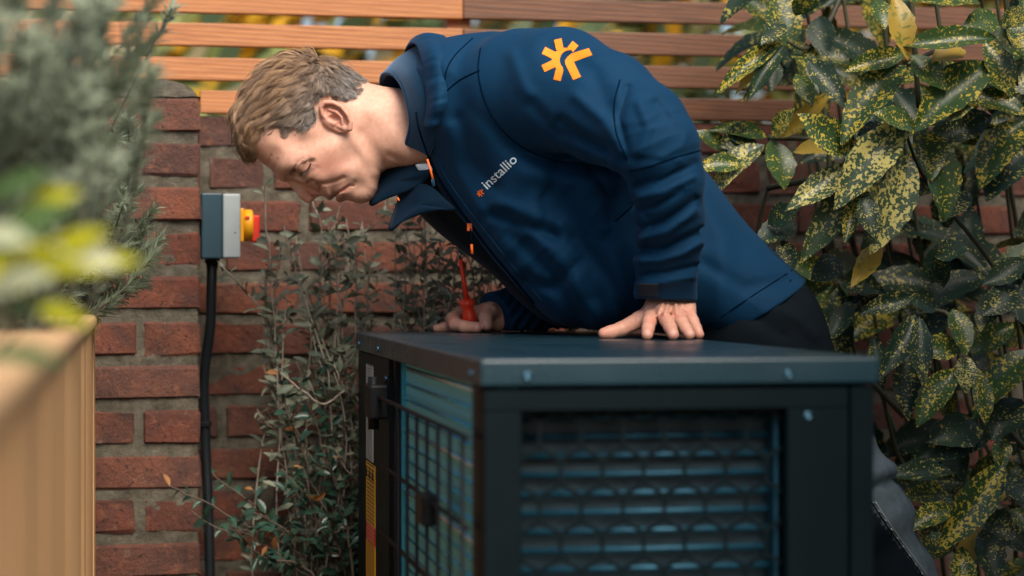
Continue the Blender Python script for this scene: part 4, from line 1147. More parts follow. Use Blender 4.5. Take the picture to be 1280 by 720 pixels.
# --- hair: a mass with combed locks --------------------------------
HOUT = [(291, 152), (295, 172), (303, 190), (311, 198), (316, 193), (325, 183), (333, 165), (353, 161), (357, 169), (371, 174), (391, 166), (399, 151), (397, 136), (403, 124), (418, 121), (436, 130), (452, 123), (460, 104), (440, 90), (414, 74), (385, 65), (356, 70), (326, 88), (304, 116)]
hv = .0022; hl = P(286, 204, YP); hh = P(466, 56, YP)
X, Y, Z = grid3((hl.x, YP - .1, hl.z), (hh.x, YP + .1, hh.z), hv)
U, V, Wd = 640 + X / U1, YH - (Z - CZ) / U1, (Y - YP) / U1
PO = [(293, 152), (297, 172), (305, 190), (312, 197), (330, 190), (400, 190), (470, 190), (470, 112), (460, 106), (440, 92), (414, 76.5), (385, 67.5), (356, 72.5), (327, 90), (306, 117)]
sd = poly_sd(U[:, 0, :], V[:, 0, :], PO)
thick = idw(U[:, 0, :], V[:, 0, :], [(300, 150, 6), (330, 110, 7), (380, 90, 6), (330, 150, 6), (370, 150, 4), (395, 140, 2.5), (430, 110, 2.5), (455, 110, 1.0), (375, 168, 1.2), (345, 165, 2.5)])
W = idw(U[:, 0, :], V[:, 0, :], HW) + thick; R = idw(U[:, 0, :], V[:, 0, :], HR)
a = np.maximum(1 + sd / R, 0)[:, None, :]; b = np.abs(Wd) / W[:, None, :]
F = ((a ** 2.15 + b ** 2.15) ** (1 / 2.15) - 1) * (.62 * R)[:, None, :]
msk = poly_sd(U[:, 0, :], V[:, 0, :], HOUT)
F = smax(F, (msk - 1.0)[:, None, :] + 0 * F, 3.0)
hcap = level_mesh('hair_tmp', [((F * U1).astype(np.float32), (0, 0, 0))], hv, (hl.x, YP - .1, hl.z), MAT['hair'], None, True, 2)
CB = bvh_of(hcap)
cv = [v.co.copy() for v in hcap.data.vertices]; cf = [tuple(p.vertices) for p in hcap.data.polygons]
bpy.data.objects.remove(hcap)
def hair_col(u, v, rr):
    side = max(0.0, min(1.0, ((v - 105) * .55 + (u - 372) * .85) / 50))          # greying towards the ear and nape
    top = (.115, .055, .025); lite = (.50, .30, .155); gy = (.17, .145, .125); gl = (.38, .36, .34)
    a = [top[i] + (lite[i] - top[i]) * rr for i in range(3)]; b = [gy[i] + (gl[i] - gy[i]) * rr * rr for i in range(3)]
    return tuple(a[i] + (b[i] - a[i]) * side for i in range(3))
def flow(u, v):
    gs = [(295, 150, .05, 1), (300, 178, .35, .95), (312, 190, .45, .9), (325, 175, -.5, .85), (320, 120, -.6, .8), (335, 150, -.85, .5), (350, 85, -.85, .5), (352, 120, -.85, .5), (352, 158, -.9, .3), (385, 72, -.9, .35), (380, 110, -.83, .55), (378, 140, -.83, .55), (372, 168, -.75, .6), (392, 155, -.6, .75), (405, 95, -.75, .6), (410, 80, .6, .5), (425, 100, .75, .65), (440, 115, .75, .65), (452, 110, .7, .7), (415, 118, .2, .95), (398, 130, -.6, .8)]
    x = y = 0
    for (a, b, c, d) in gs:
        k = 1 / ((u - a) ** 2 + (v - b) ** 2 + 40) ** 1.5; x += k * c; y += k * d
    l = math.hypot(x, y) + 1e-9; return x / l, y / l
hb = HairBag(); hb.v, hb.f = list(cv), list(cf)
hb.c = [tuple(c * .32 for c in hair_col(640 + p.x / U1, YH - (p.z - CZ) / U1, .15)) for p in cv]  # cap colour darkened so the gaps between locks look shaded
areas = [];
tri = [(cv[f[0]], cv[f[1]], cv[f[2]], cv[f[3]] if len(f) > 3 else cv[f[2]]) for f in cf]
_cen = np.array([((t[0] + t[1] + t[2] + t[3]) / 4)[:] for t in tri]); _nor = [((t[1] - t[0]).cross(t[2] - t[0])) for t in tri]
_u, _v = 640 + _cen[:, 0] / U1, YH - (_cen[:, 2] - CZ) / U1
_in = poly_sd(_u, _v, HOUT) < -1.2
_wt = []
for _i, _nn in enumerate(_nor):
    _a = _nn.length; _ny = _nn.y / (_a + 1e-12); _nz = _nn.z / (_a + 1e-12); _nx = _nn.x / (_a + 1e-12)
    ok = (abs(_ny) > .22) or _nz > .3 or (_nx < -.3 and _u[_i] < 330)
    k = 1.0 if _cen[_i, 1] < YP + .01 else .25
    _wt.append(_a * k * (1.0 if ok else 0.0))
_wt = np.array(_wt); cum = np.cumsum(_wt)
_grey = np.cumsum(_wt * ((_u > 362) & (_v > 92) | (_u > 400)))
_rim = np.cumsum(_wt * ((poly_sd(_u, _v, HOUT) > -8) & (_v > 120)))
def lock(n_str, lenk, wk, cum=cum):
    q = tri[min(len(tri) - 1, int(np.searchsorted(cum, HRND.random() * cum[-1])))]; p = q[0].lerp(q[2], HRND.random()).lerp(q[1], HRND.random() * .5)
    u, v = 640 + p.x / U1, YH - (p.z - CZ) / U1
    base_len = np.interp(u, [290, 330, 370, 400, 430, 460], [24, 30, 26, 16, 14, 6]) * (1 - .45 * max(0, min(1, (v - 120) / 50)) * (u > 345)) * lenk
    steps = 8; st = base_len / steps * U1
    pts = [p]; cur = p; ph = HRND.uniform(0, 6.28); wav = HRND.uniform(.1, .5); hk = HRND.choice((.002, .004, .006, .009))
    for s in range(steps):
        u, v = 640 + cur.x / U1, YH - (cur.z - CZ) / U1; dx, dy = flow(u, v)
        w = wav * math.sin(ph + s * .8); dx, dy = dx - dy * w, dy + dx * w
        d = Vector((dx, 0, -dy))
        loc, nr, _i, _d = CB.find_nearest(cur)
        if nr is None: break
        d = (d - nr * d.dot(nr)); d = d.normalized() if d.length > 1e-6 else Vector((1, 0, 0))
        nxt = cur + d * st
        loc, nr, _i, _d = CB.find_nearest(nxt)
        h = (.0006 + hk * math.sin(math.pi * min(1, (s + 1) / steps * .85)) * lenk * min(1, base_len / 24))
        cur = loc + nr * h; pts.append(cur)
    if len(pts) < 4: return
    u, v = 640 + p.x / U1, YH - (p.z - CZ) / U1; rr0 = HRND.random()
    _l, nr, _i, _d = CB.find_nearest(p)
    t = (pts[-1] - pts[0]).normalized(); sdv = t.cross(nr); spread = wk * U1
    for k in range(n_str):
        o1, o2 = HRND.gauss(0, 1), HRND.gauss(0, .35); e = HRND.uniform(.75, 1.0); cl = HRND.uniform(.05, .35)
        sp = []
        for i, c in enumerate(pts):
            f = i / (len(pts) - 1)
            if f > e: break
            k1 = (1 - f * (1 - cl)) * spread
            sp.append(c + sdv * o1 * k1 + nr * (o2 * k1 * .5 + .0004))
        if len(sp) > 2: hb.strand(sp, HRND.uniform(.00013, .00024), hair_col(u, v, min(1, max(0, rr0 ** 1.4 * .9 + HRND.uniform(-.25, .4)))))
for _ in range(620): lock(22, HRND.uniform(1.0, 1.5), 2.5)
for _ in range(500): lock(10, HRND.uniform(.7, 1.1), 1.7)
for _ in range(800): lock(12, HRND.uniform(.7, 1.0), 2.2, _grey)
for _ in range(700): lock(6, HRND.uniform(.3, .65), 2.6, _rim)
for _ in range(300): lock(2, HRND.uniform(1.0, 1.7), 3.0)
adopt(hb.build('hair'))

# ------------------------------------------------------------------ screwdriver in the far hand
MAT['sd_red'] = simple('red_insulated_plastic', (.82, .05, .018), (.78, .045, .016), 30, .28, .05)
MAT['steel'] = simple('tool_steel', (.35, .36, .36), (.2, .2, .2), 90, .3, Metallic=1.0)
MAT['sd_yellow'] = simple('yellow_grip', (.75, .42, .02), None, 30, .35)
s0, s1 = P(588.5, 409, 3.385), P(574.2, 314, 3.36)
axv = (s1 - s0); SL = axv.length; axv.normalize(); pxm = 3.38 / FPX
sdr = empty('screwdriver', s0, 0, 'red insulated screwdriver held upright in the closed hand', 'screwdriver')
def along(t): return axv * (t * pxm)
def sd_part(name, prof, mat, n=20): return tube(name, [along(t) for t, r in prof], [r * pxm for t, r in prof], mat, sdr, n)
sd_part('handle', [(2, 8.5), (5, 9.5), (12, 9.2), (18, 8), (23, 7.2), (27, 8.2), (30, 10), (32.5, 10.4), (35, 9.6), (36.5, 6), (37, 3.6)], MAT['sd_red'])
sd_part('grip_end', [(-1, 7.5), (1, 9.2), (2.5, 9.0)], MAT['sd_yellow'])
sd_part('sleeve', [(36, 3.3), (60, 3.0), (86, 2.8), (88, 2.6)], MAT['sd_red'], 14)
sd_part('tip', [(87, 1.7), (93, 1.6), (95, 2.1), (98, .8)], MAT['steel'], 10)
# ------------------------------------------------------------------ plants
MAT['auc'] = m_leaf('spotted_laurel_leaf', (.036, .082, .022), (.052, .105, .028), (.030, .070, .028), (.58, .44, .06), .30, .34, 11, .25, .45)
MAT['auc_pale'] = m_leaf('spotted_laurel_pale_leaf', (.040, .075, .040), (.060, .095, .045), (.05, .085, .05), (.58, .50, .16), .50, .34, 11, .2, .35)
MAT['auc_dark'] = m_leaf('spotted_laurel_dark_leaf', (.014, .034, .019), (.020, .044, .022), (.014, .036, .025), (.40, .34, .08), .0, .42, 11, .15, .35)  # darker copy of the leaf; the shrub's inner shade put into the colour
MAT['auc_yel'] = m_leaf('spotted_laurel_yellow_leaf', (.55, .33, .035), (.50, .36, .08), (.42, .30, .05), (.20, .20, .03), .15, .4, 5, .3)
MAT['auc_stem'] = simple('green_brown_stem', (.07, .075, .035), (.05, .045, .025), 60, .6)
MAT['silver'] = m_leaf('silver_green_leaf', (.19, .215, .15), (.26, .28, .20), (.15, .175, .12), None, 0, .5, 4, .2)
MAT['silver_dk'] = m_leaf('grey_green_leaf', (.09, .12, .085), (.12, .15, .10), (.13, .15, .10), None, 0, .5, 4, .2)
MAT['twig'] = simple('pale_grey_twig', (.33, .29, .235), (.22, .185, .15), 120, .8, .4)
MAT['twig_dk'] = simple('dark_twig', (.10, .075, .055), (.06, .045, .035), 120, .8, .4)
MAT['glossy'] = m_leaf('dark_glossy_leaf', (.022, .060, .036), (.035, .080, .048), (.03, .07, .055), None, 0, .28, 4, .15)
MAT['rust'] = m_leaf('withered_orange_leaf', (.40, .15, .03), (.30, .12, .04), (.35, .2, .08), None, 0, .6, 60, .3)
MAT['rosem'] = m_leaf('rosemary_needle', (.22, .27, .18), (.31, .36, .26), None, None, 0, .55, 8, .4)
MAT['lime'] = m_leaf('lime_leaf', (.48, .46, .012), (.56, .50, .02), (.36, .40, .02), None, 0, .4, 3, .35)
MAT['cream'] = m_leaf('cream_leaf', (.52, .52, .36), (.45, .48, .30), (.40, .45, .28), None, 0, .4, 3, .3)
MAT['green'] = m_leaf('mid_green_leaf', (.07, .13, .03), (.10, .16, .04), (.06, .12, .05), None, 0, .4, 3, .3)

def leaf_mesh(seed, L=1.0, Wd=.36, n=8, curl=.16, trough=.10, serr=0.0, wave=.03, peak=.45):
    """unit leaf along +Y, upper face +Z: midrib, two half blades, bent and waved"""
    r = random.Random(seed); vs, fs = [], []
    ph = r.uniform(0, 6.28); side = r.uniform(-.06, .06)
    for i in range(n + 1):
        t = i / n
        q = t ** (math.log(.5) / math.log(peak)) if t > 0 else 0.0          # widest at 'peak'
        w = Wd * .5 * max(0.0, math.sin(math.pi * q)) ** .85 if 0 < t < 1 else .004
        w = max(w, .006)
        if serr and t > .35 and i % 2 and i < n: w *= 1 + serr
        z = -curl * t * t + .5 * curl * t
        x0 = side * math.sin(math.pi * t)
        for s in (-1, -.5, 0, .5, 1):
            zz = z + trough * abs(s) * w * 2 + wave * math.sin(ph + t * 9 + s * 1.5) * abs(s)
            vs.append((x0 + s * w, t, zz))
    for i in range(n):
        for k in range(4): fs.append((i * 5 + k, i * 5 + k + 1, (i + 1) * 5 + k + 1, (i + 1) * 5 + k))
    return vs, fs
def leaf_lib(name, mats, count, **kw):
    lib = {}
    for mk in mats:
        lib[mk] = []
        for s in range(count):
            v, f = leaf_mesh(s * 7 + 3, **kw); me = bpy.data.meshes.new(name); me.from_pydata(v, [], f)
            me.polygons.foreach_set('use_smooth', [True] * len(f)); me.materials.append(MAT[mk]); me.update(); lib[mk].append(me)
    return lib
def leaf_matrix(base, tip, up, wscale):
    y = (tip - base); L = y.length; y.normalize(); x = y.cross(up)
    x = x.normalized() if x.length > 1e-5 else y.orthogonal().normalized(); z = x.cross(y)
    m = Matrix((x, y, z)).transposed().to_4x4()
    return Matrix.Translation(base) @ m @ Matrix.Diagonal((L * wscale, L, L, 1))
def put_leaf(lib, mk, base, tip, up, wscale, parent, rnd, name='leaf'):
    o = bpy.data.objects.new(name, rnd.choice(lib[mk])); COL.objects.link(o)
    o.parent = parent; o.matrix_local = leaf_matrix(base, tip, up, wscale); return o
def bag_leaf(bag, v, f, base, tip, up, wscale):
    m = leaf_matrix(base, tip, up, wscale); bag.add([m @ Vector(p) for p in v], f)

# ---- spotted laurel on the right
auc = empty('spotted_laurel', (.95, 3.5, 0), 0, 'large spotted laurel shrub with yellow-flecked leaves beside the man', 'shrub')
AO = Vector(auc.location); ALIB = leaf_lib('laurel_leaf', ['auc', 'auc_pale', 'auc_dark', 'auc_yel'], 5, Wd=.40, n=12, curl=.22, trough=.22, serr=.10, wave=.018, peak=.46)
AR = random.Random(21); KEYS = ['auc', 'auc_dark', 'auc_yel', 'auc_pale']
def z8(l, d): return [(860 + a / 2, b / 2, 860 + c / 2, e / 2, w / 2, k, d) for (a, b, c, e, w, k) in l]
def zr(l, d): return [(980 + a / 1.894, 340 + b / 1.894, 980 + c / 1.894, 340 + e / 1.894, w / 1.894, k, d) for (a, b, c, e, w, k) in l]
LEAVES = z8([(235, 100, 88, 212, 38, 0), (230, 118, 150, 235, 34, 0), (225, 128, 128, 218, 26, 2), (242, 112, 160, 232, 34, 1), (250, 108, 325, 176, 56, 0), (225, -20, 262, 104, 74, 0), (298, 148, 388, 252, 54, 1), (270, 185, 306, 252, 36, 0), (205, 140, 208, 216, 40, 1), (232, 50, 192, 98, 30, 1), (215, 130, 175, 205, 30, 1), (270, 40, 300, -40, 50, 0), (330, 40, 345, 125, 55, 1)], 3.33) + \
    z8([(515, -10, 552, 128, 62, 2), (768, 96, 556, 100, 58, 0), (545, 134, 408, 166, 46, 0), (545, 162, 398, 326, 80, 0), (556, 138, 642, 212, 62, 0), (690, 124, 622, 140, 40, 2), (762, 158, 588, 302, 84, 0), (742, 100, 806, 226, 62, 0), (730, 10, 560, -10, 60, 0), (780, 60, 845, 20, 60, 0), (800, 70, 845, 130, 60, 0), (770, 40, 700, 60, 55, 0), (480, 0, 492, 60, 45, 0), (720, 205, 660, 225, 40, 2)], 3.12) + \
    z8([(200, 344, 76, 318, 40, 0), (110, 392, 20, 328, 46, 0), (192, 362, 68, 468, 62, 3), (206, 350, 242, 456, 78, 0), (214, 345, 256, 278, 42, 0), (140, 412, 32, 418, 44, 0), (232, 345, 348, 234, 38, 2), (262, 380, 342, 376, 38, 2), (165, 345, 90, 360, 50, 1), (180, 380, 120, 345, 45, 1)], 3.36) + \
    z8([(552, 308, 388, 492, 88, 3), (566, 312, 484, 282, 72, 0), (422, 378, 298, 294, 72, 0), (432, 412, 264, 502, 62, 3), (432, 438, 298, 628, 72, 3), (552, 384, 478, 606, 92, 3), (574, 318, 610, 432, 74, 0), (600, 348, 644, 528, 82, 0), (452, 478, 398, 584, 40, 0), (438, 488, 470, 585, 50, 1), (590, 308, 668, 266, 55, 0), (620, 300, 700, 268, 50, 3), (440, 330, 490, 420, 50, 1), (520, 350, 440, 330, 60, 1)], 3.14) + \
    z8([(845, 230, 730, 184, 64, 0), (690, 244, 838, 272, 70, 0), (850, 300, 738, 444, 84, 0), (850, 380, 758, 478, 70, 1), (760, 290, 610, 346, 66, 1), (860, 150, 770, 220, 80, 3), (860, 60, 790, 150, 80, 0), (200, 560, 270, 520, 60, 1), (270, 560, 180, 600, 70, 1), (480, 610, 420, 700, 40, 2), (610, 630, 690, 620, 50, 1), (640, 720, 610, 640, 40, 1), (840, 650, 750, 700, 50, 1), (380, 650, 320, 690, 50, 1), (240, 600, 240, 690, 40, 1), (700, 480, 640, 540, 50, 1)], 3.22) + \
    zr([(310, 100, 240, 232, 46, 1), (320, 105, 332, 248, 46, 1), (302, 190, 295, 330, 56, 1), (398, 88, 432, 182, 52, 0), (422, 182, 322, 190, 52, 0), (412, 228, 324, 348, 62, 0), (430, 195, 434, 276, 50, 3), (455, 228, 482, 346, 50, 0), (545, 122, 442, 186, 48, 0), (484, 398, 318, 442, 62, 1), (402, 476, 256, 478, 44, 1), (522, 448, 388, 638, 76, 0), (408, 552, 298, 528, 54, 0), (404, 560, 304, 602, 46, 0), (520, 384, 515, 462, 42, 0), (528, 478, 575, 540, 60, 1), (462, 588, 422, 712, 46, 2), (402, 628, 328, 672, 42, 0), (478, 596, 570, 650, 80, 1), (470, 610, 500, 720, 60, 1), (510, 500, 480, 550, 40, 2), (360, 90, 300, 60, 60, 1), (310, 60, 190, 95, 40, 1), (470, 370, 360, 390, 70, 1), (370, 20, 360, -50, 45, 1), (545, 30, 480, 90, 50, 1), (590, 200, 540, 250, 60, 0), (540, 560, 590, 620, 60, 0), (215, 150, 235, 260, 40, 1), (160, 70, 110, 150, 40, 1), (560, 300, 500, 380, 60, 1), (420, 650, 440, 760, 50, 0)], 3.20)
def P2(a, b, d): return P(a, b, d) - AO
for (bx, by, tx_, ty, w, k, d) in LEAVES:
    dd = d + AR.uniform(-.05, .05); L = math.hypot(tx_ - bx, ty - by)
    fore = AR.uniform(.02, .05)
    tx_, ty = bx + (tx_ - bx) * 1.12, by + (ty - by) * 1.12
    b, t = P2(bx, by, dd), P2(tx_, ty, dd - fore)
    up = Vector((AR.uniform(-.35, .35), -1.0, AR.uniform(.15, .9)))
    put_leaf(ALIB, KEYS[k], b, t, up, min(1.5, max(.55, w / L / .40 * .98)), auc, AR)
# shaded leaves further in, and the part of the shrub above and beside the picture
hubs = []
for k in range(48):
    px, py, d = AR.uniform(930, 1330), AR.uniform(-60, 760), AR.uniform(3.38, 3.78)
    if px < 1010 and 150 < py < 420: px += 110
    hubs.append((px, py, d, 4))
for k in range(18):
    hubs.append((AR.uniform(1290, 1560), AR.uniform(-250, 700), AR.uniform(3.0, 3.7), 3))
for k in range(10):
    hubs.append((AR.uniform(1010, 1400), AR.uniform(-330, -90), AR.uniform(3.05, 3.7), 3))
stem = Bag(); cnt = 0
for (px, py, d, nl) in hubs:
    c = P2(px, py, d); dr = Vector((AR.uniform(-.6, .2), AR.uniform(-1, .1), AR.uniform(-.2, .5))).normalized()
    a0 = AR.uniform(0, 6.28)
    for i in range(nl):
        a = a0 + i * 6.283 / nl + AR.uniform(-.3, .3); rad = dr.orthogonal().normalized(); rad.rotate(Matrix.Rotation(a, 3, dr))
        L = AR.uniform(.10, .17); tip = c + (rad * .9 + dr * .35 + Vector((0, 0, -.35))).normalized() * L
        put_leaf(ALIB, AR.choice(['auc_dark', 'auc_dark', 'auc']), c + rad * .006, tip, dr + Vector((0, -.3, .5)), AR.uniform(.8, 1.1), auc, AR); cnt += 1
    stem.tube(smooth_path([c, c + Vector((.03, .05, -.08)), c + Vector((.07, .08, -.3)), c + Vector((.10 + AR.uniform(-.05, .1), .12, -.5))], 4), [.0025] * 4 + [.0035] * 4 + [.0045] * 5, 5)
for pts in ([(1130, 165, 3.16), (1090, 205, 3.24), (1010, 225, 3.34), (960, 235, 3.4)], [(1060, 190, 3.36), (1020, 175, 3.37), (960, 172, 3.36)], [(985, 52, 3.33), (1010, 60, 3.36), (1040, 20, 3.4), (1070, -60, 3.45)], [(1135, 80, 3.12), (1180, 60, 3.2), (1260, 40, 3.3)], [(1210, 435, 3.2), (1235, 500, 3.25), (1280, 560, 3.3)], [(1250, 590, 3.2), (1280, 620, 3.25), (1320, 650, 3.3)], [(1130, 160, 3.16), (1160, 230, 3.25), (1240, 330, 3.35), (1300, 450, 3.4)], [(960, 235, 3.40), (950, 300, 3.42), (1000, 380, 3.45), (1130, 520, 3.5)], [(1140, 395, 3.22), (1180, 390, 3.25), (1215, 430, 3.22)]):
    q = smooth_path([P2(*p) for p in pts], 5); stem.tube(q, [.0026 + .003 * i / len(q) for i in range(len(q))], 6)
for k in range(5):
    x, y = AR.uniform(-.1, .3), AR.uniform(.1, .2); stem.tube(smooth_path([Vector((x * .4, y * .4, 0)), Vector((x * .7, y, .5)), Vector((x * 1.3, y * 1.3, 1.0)), Vector((x * 1.8, y * 1.5, 1.5))], 5), [.010] * 6 + [.007] * 5 + [.004] * 5, 7)
so = stem.build('stems', MAT['auc_stem'], auc)

# ---- grey-leaved bush between the unit and the wall
def bush(name, label, loc, stems, leaf_keys, twig, seed, leaf_len, spacing, max_parts, wsc=(.8, 1.1), lw=.42, rust=.02):
    r = random.Random(seed); e = empty(name, loc, 0, label, 'bush'); O = Vector(loc)
    lib = leaf_lib(name + '_leaf', leaf_keys + ['rust'], 4, Wd=lw, n=4, curl=.12, trough=.2, wave=.02, peak=.55)
    sb = Bag(); cand = []
    for pts, r0 in stems:
        path = smooth_path([p - O for p in pts], 7); n = len(path)
        for i in range(1, n):
            path[i] = path[i] + Vector((r.gauss(0, .0022), r.gauss(0, .0022), r.gauss(0, .0012)))
        sb.tube(path, [r0 * (1 - .65 * i / (n - 1)) for i in range(n)], 5)
        acc = 0; side = r.uniform(0, 6.28)
        for i in range(2, n):
            acc += (path[i] - path[i - 1]).length; vis = path[i].z + O.z > .48
            while acc > spacing and vis:
                acc -= spacing; t = (path[i] - path[i - 1]).normalized(); side += 2.4 + r.uniform(-.4, .4)
                rad = t.orthogonal().normalized(); rad.rotate(Matrix.Rotation(side, 3, t))
                L = leaf_len * r.uniform(.6, 1.25); p = path[i].lerp(path[i - 1], r.random())
                cand.append((p, p + (rad + t * .55 + Vector((0, 0, -.1))).normalized() * L, Vector((r.gauss(0, .6), -.7 + r.gauss(0, .4), .7 + r.gauss(0, .3)))))
            if r.random() < .10 and i < n - 2 and vis:                       # side twig with its own leaves
                t = (path[i] - path[i - 1]).normalized(); rad = t.orthogonal().normalized(); rad.rotate(Matrix.Rotation(r.uniform(0, 6.28), 3, t))
                ln = r.uniform(.04, .11); q = [path[i], path[i] + (rad + t) * ln * .4, path[i] + (rad * .8 + t * 1.1) * ln * .75]
                sb.tube(q, [r0 * .5, r0 * .4, r0 * .25], 4)
                for k in range(int(ln / spacing) + 2):
                    p = q[0].lerp(q[2], r.uniform(.25, 1)); rr = Vector((r.gauss(0, 1), r.gauss(0, 1), r.gauss(.2, .6))).normalized()
                    cand.append((p, p + rr * leaf_len * r.uniform(.6, 1.1), Vector((r.gauss(0, .4), -.4, 1))))
    cand = [c for c in cand if not (lambda w: 290 < 640 + FPX * w.x / w.y < 334 and 245 < YH - FPX * (w.z - CZ) / w.y < 325)(c[0] + O)]
    r.shuffle(cand)
    cand.sort(key=lambda c: (c[0] + O).y)                             # those that show largest become parts
    step = max(1, len(cand) / max_parts)
    rest = {k: Bag() for k in leaf_keys}
    lv, lf = leaf_mesh(5, Wd=lw, n=3, curl=.12, trough=.2, peak=.55)
    for i, (b, t, u) in enumerate(cand):
        mk = 'rust' if r.random() < rust else r.choice(leaf_keys)
        if i < max_parts: put_leaf(lib, mk, b, t, u, r.uniform(*wsc), e, r)
        else: bag_leaf(rest[r.choice(leaf_keys)], lv, lf, b, t, u, r.uniform(*wsc))
    for k, bg_ in rest.items():
        if bg_.v: o = bg_.build('foliage', MAT[k], e); o['kind'] = 'stuff'
    sb.build('stems', MAT[twig], e); return e
BR = random.Random(8); st = []
def wy(X): return 3.74 + (X + .52) * .18                             # depth of the wall front at X
for k in range(42):
    px = BR.uniform(345, 730) if k < 36 else BR.uniform(310, 430); top = BR.choice((BR.uniform(248, 300), BR.uniform(280, 345), BR.uniform(330, 470))) + max(0, (400 - px)) * .55 + (30 if px > 620 else 0)
    d1 = BR.uniform(3.48, 3.62); tp = P(px + BR.uniform(-30, 25), top, d1); base = Vector((-.36 + (px - 330) * .00125 + BR.uniform(-.05, .05), 3.60 + BR.uniform(-.03, .05), 0.0))
    base.x = max(base.x, -.34); tp.y = min(tp.y, wy(tp.x) - .05)
    m1 = base.lerp(tp, .4) + Vector((BR.uniform(-.09, .09), BR.uniform(-.03, .03), 0)); m2 = base.lerp(tp, .75) + Vector((BR.uniform(-.07, .07), BR.uniform(-.03, .03), 0))
    st.append(([base, m1, m2, tp], .0026))
for k in range(36):
    px = BR.uniform(410, 700); tp = P(px, BR.uniform(250, 345) + (25 if px > 600 else 0), BR.uniform(3.5, 3.62)); base = Vector((tp.x + BR.uniform(-.1, .1), 3.63 + BR.uniform(-.03, .03), 0))
    st.append(([base, base.lerp(tp, .5) + Vector((BR.uniform(-.08, .08), 0, 0)), base.lerp(tp, .8) + Vector((BR.uniform(-.05, .05), -.02, 0)), tp], .0024))
for (a, b, c) in (((330, 232, 3.5), (334, 330, 3.52), (345, 470, 3.55)), ((300, 355, 3.5), (330, 400, 3.52), (352, 520, 3.56)), ((345, 462, 3.42), (400, 505, 3.46), (455, 545, 3.5)), ((398, 262, 3.56), (402, 340, 3.58), (400, 480, 3.6)), ((352, 300, 3.5), (345, 400, 3.52), (360, 520, 3.56))):
    st.append(([Vector((-.25, 3.6, 0)), P(*c), P(*b), P(*a)], .0036))
bush('grey_leaved_bush', 'twiggy bush with small grey-green leaves between wall and heat pump', (-.1, 3.6, 0), st, ['silver', 'silver_dk'], 'twig', 3, .028, .0145, 300)
st = []
BR = random.Random(18)
for (bx, by, bd, tx_, ty, td, sag) in ((420, 760, 3.5, 212, 606, 3.42, 20), (430, 740, 3.5, 262, 590, 3.42, 10), (420, 700, 3.5, 340, 440, 3.44, -10), (440, 690, 3.52, 372, 452, 3.46, -5), (430, 780, 3.5, 300, 660, 3.42, 10), (440, 660, 3.52, 400, 470, 3.48, 0), (400, 720, 3.48, 318, 640, 3.4, 14), (430, 720, 3.48, 350, 585, 3.42, 8), (440, 720, 3.5, 410, 560, 3.45, 0), (440, 760, 3.5, 380, 610, 3.42, 4), (436, 620, 3.52, 428, 430, 3.5, 0), (410, 760, 3.46, 236, 640, 3.4, 8), (440, 700, 3.46, 395, 640, 3.4, 4), (430, 650, 3.5, 350, 500, 3.45, 0), (440, 720, 3.52, 300, 690, 3.42, 4)):
    st.append(([Vector((-.24, 3.56, 0)), P(bx, by, bd), P((bx + tx_) / 2, (by + ty) / 2 - sag, (bd + td) / 2), P(tx_, ty, td)], .003))
bush('sprawling_bush', 'low sprawling bush with dark glossy leaves at the wall foot by the cable', (-.24, 3.56, 0), st, ['glossy', 'glossy'], 'twig_dk', 9, .028, .0155, 220, (.8, 1.15), .44, .03)

# ---- rosemary in the planter
def rosemary(name, label, base, tips, seed, nneed, spread):
    r = random.Random(seed); e = empty(name, base, 0, label, 'rosemary', 'rosemary plants in the planter'); O = Vector(base)
    sb, nb_ = Bag(), Bag()
    for tp in tips:
        tp = tp - O; n = 10; path = []
        bend = Vector((r.uniform(-1, 1), r.uniform(-1, 1), 0)) * .05; st0 = Vector((r.uniform(-spread, spread), r.uniform(-spread, spread), 0))
        path = smooth_path([st0, st0.lerp(tp, .4) + bend, st0.lerp(tp, .75) + bend * .6, tp], 5); n = len(path)
        sb.tube(path, [.0022 * (1 - .6 * i / n) for i in range(n)], 4)
        for k in range(nneed):
            t = r.random() ** .6; i = min(n - 2, int(t * (n - 1))); p = path[i].lerp(path[i + 1], r.random()); ax = (path[i + 1] - path[i]).normalized()
            rad = ax.orthogonal().normalized(); rad.rotate(Matrix.Rotation(r.uniform(0, 6.28), 3, ax)); L = r.uniform(.015, .032)
            d = (rad + ax * r.uniform(.4, 1.3)).normalized(); q = p + d * L; s = d.cross(rad if abs(d.dot(rad)) < .98 else ax).normalized() * .0015
            m = p.lerp(q, .5) + ax * L * .08
            nb_.add([p - s * .5, p + s * .5, m + s, m - s, q], [(0, 1, 2, 3), (3, 2, 4)])
    nb_.build('needles', MAT['rosem'], e)['kind'] = 'stuff'; sb.build('stems', MAT['twig_dk'], e)
RR = random.Random(4); zs = PLZ - .04
def tips(n, x0, x1, y0, y1, d0, d1, f=1.0): return [P(RR.uniform(x0, x1), RR.uniform(y0, y1), RR.uniform(d0, d1)) for _ in range(n)]
def soilpt(px, d): p = P(px, YH, d); p.z = zs; return p
t1 = tips(26, 30, 175, 130, 350, 2.75, 3.2) + [P(a, b, d) for a, b, d in ((200, 300, 3.08), (192, 262, 3.1), (186, 330, 3.12), (215, 10, 2.7), (168, 205, 3.05), (170, 240, 3.1), (160, 150, 2.9), (178, 350, 3.15), (150, 360, 3.1), (190, 318, 3.06), (120, 368, 3.1), (182, 285, 3.1), (165, 310, 3.12))]
rosemary('rosemary', 'rosemary spilling over the planter rim against the brick pillar', soilpt(15, 3.02), t1, 1, 220, .075)
t4 = tips(46, -330, -40, -40, 300, 2.6, 3.1)  # out of view; added to throw shade on the lower pillar
rosemary('rosemary', 'unseen rosemary added at the back corner of the planter for shade', soilpt(-180, 2.9), t4, 6, 220, .1)
t2 = tips(32, 0, 150, -60, 300, 1.75, 2.3) + tips(14, 110, 195, -30, 170, 2.0, 2.4)
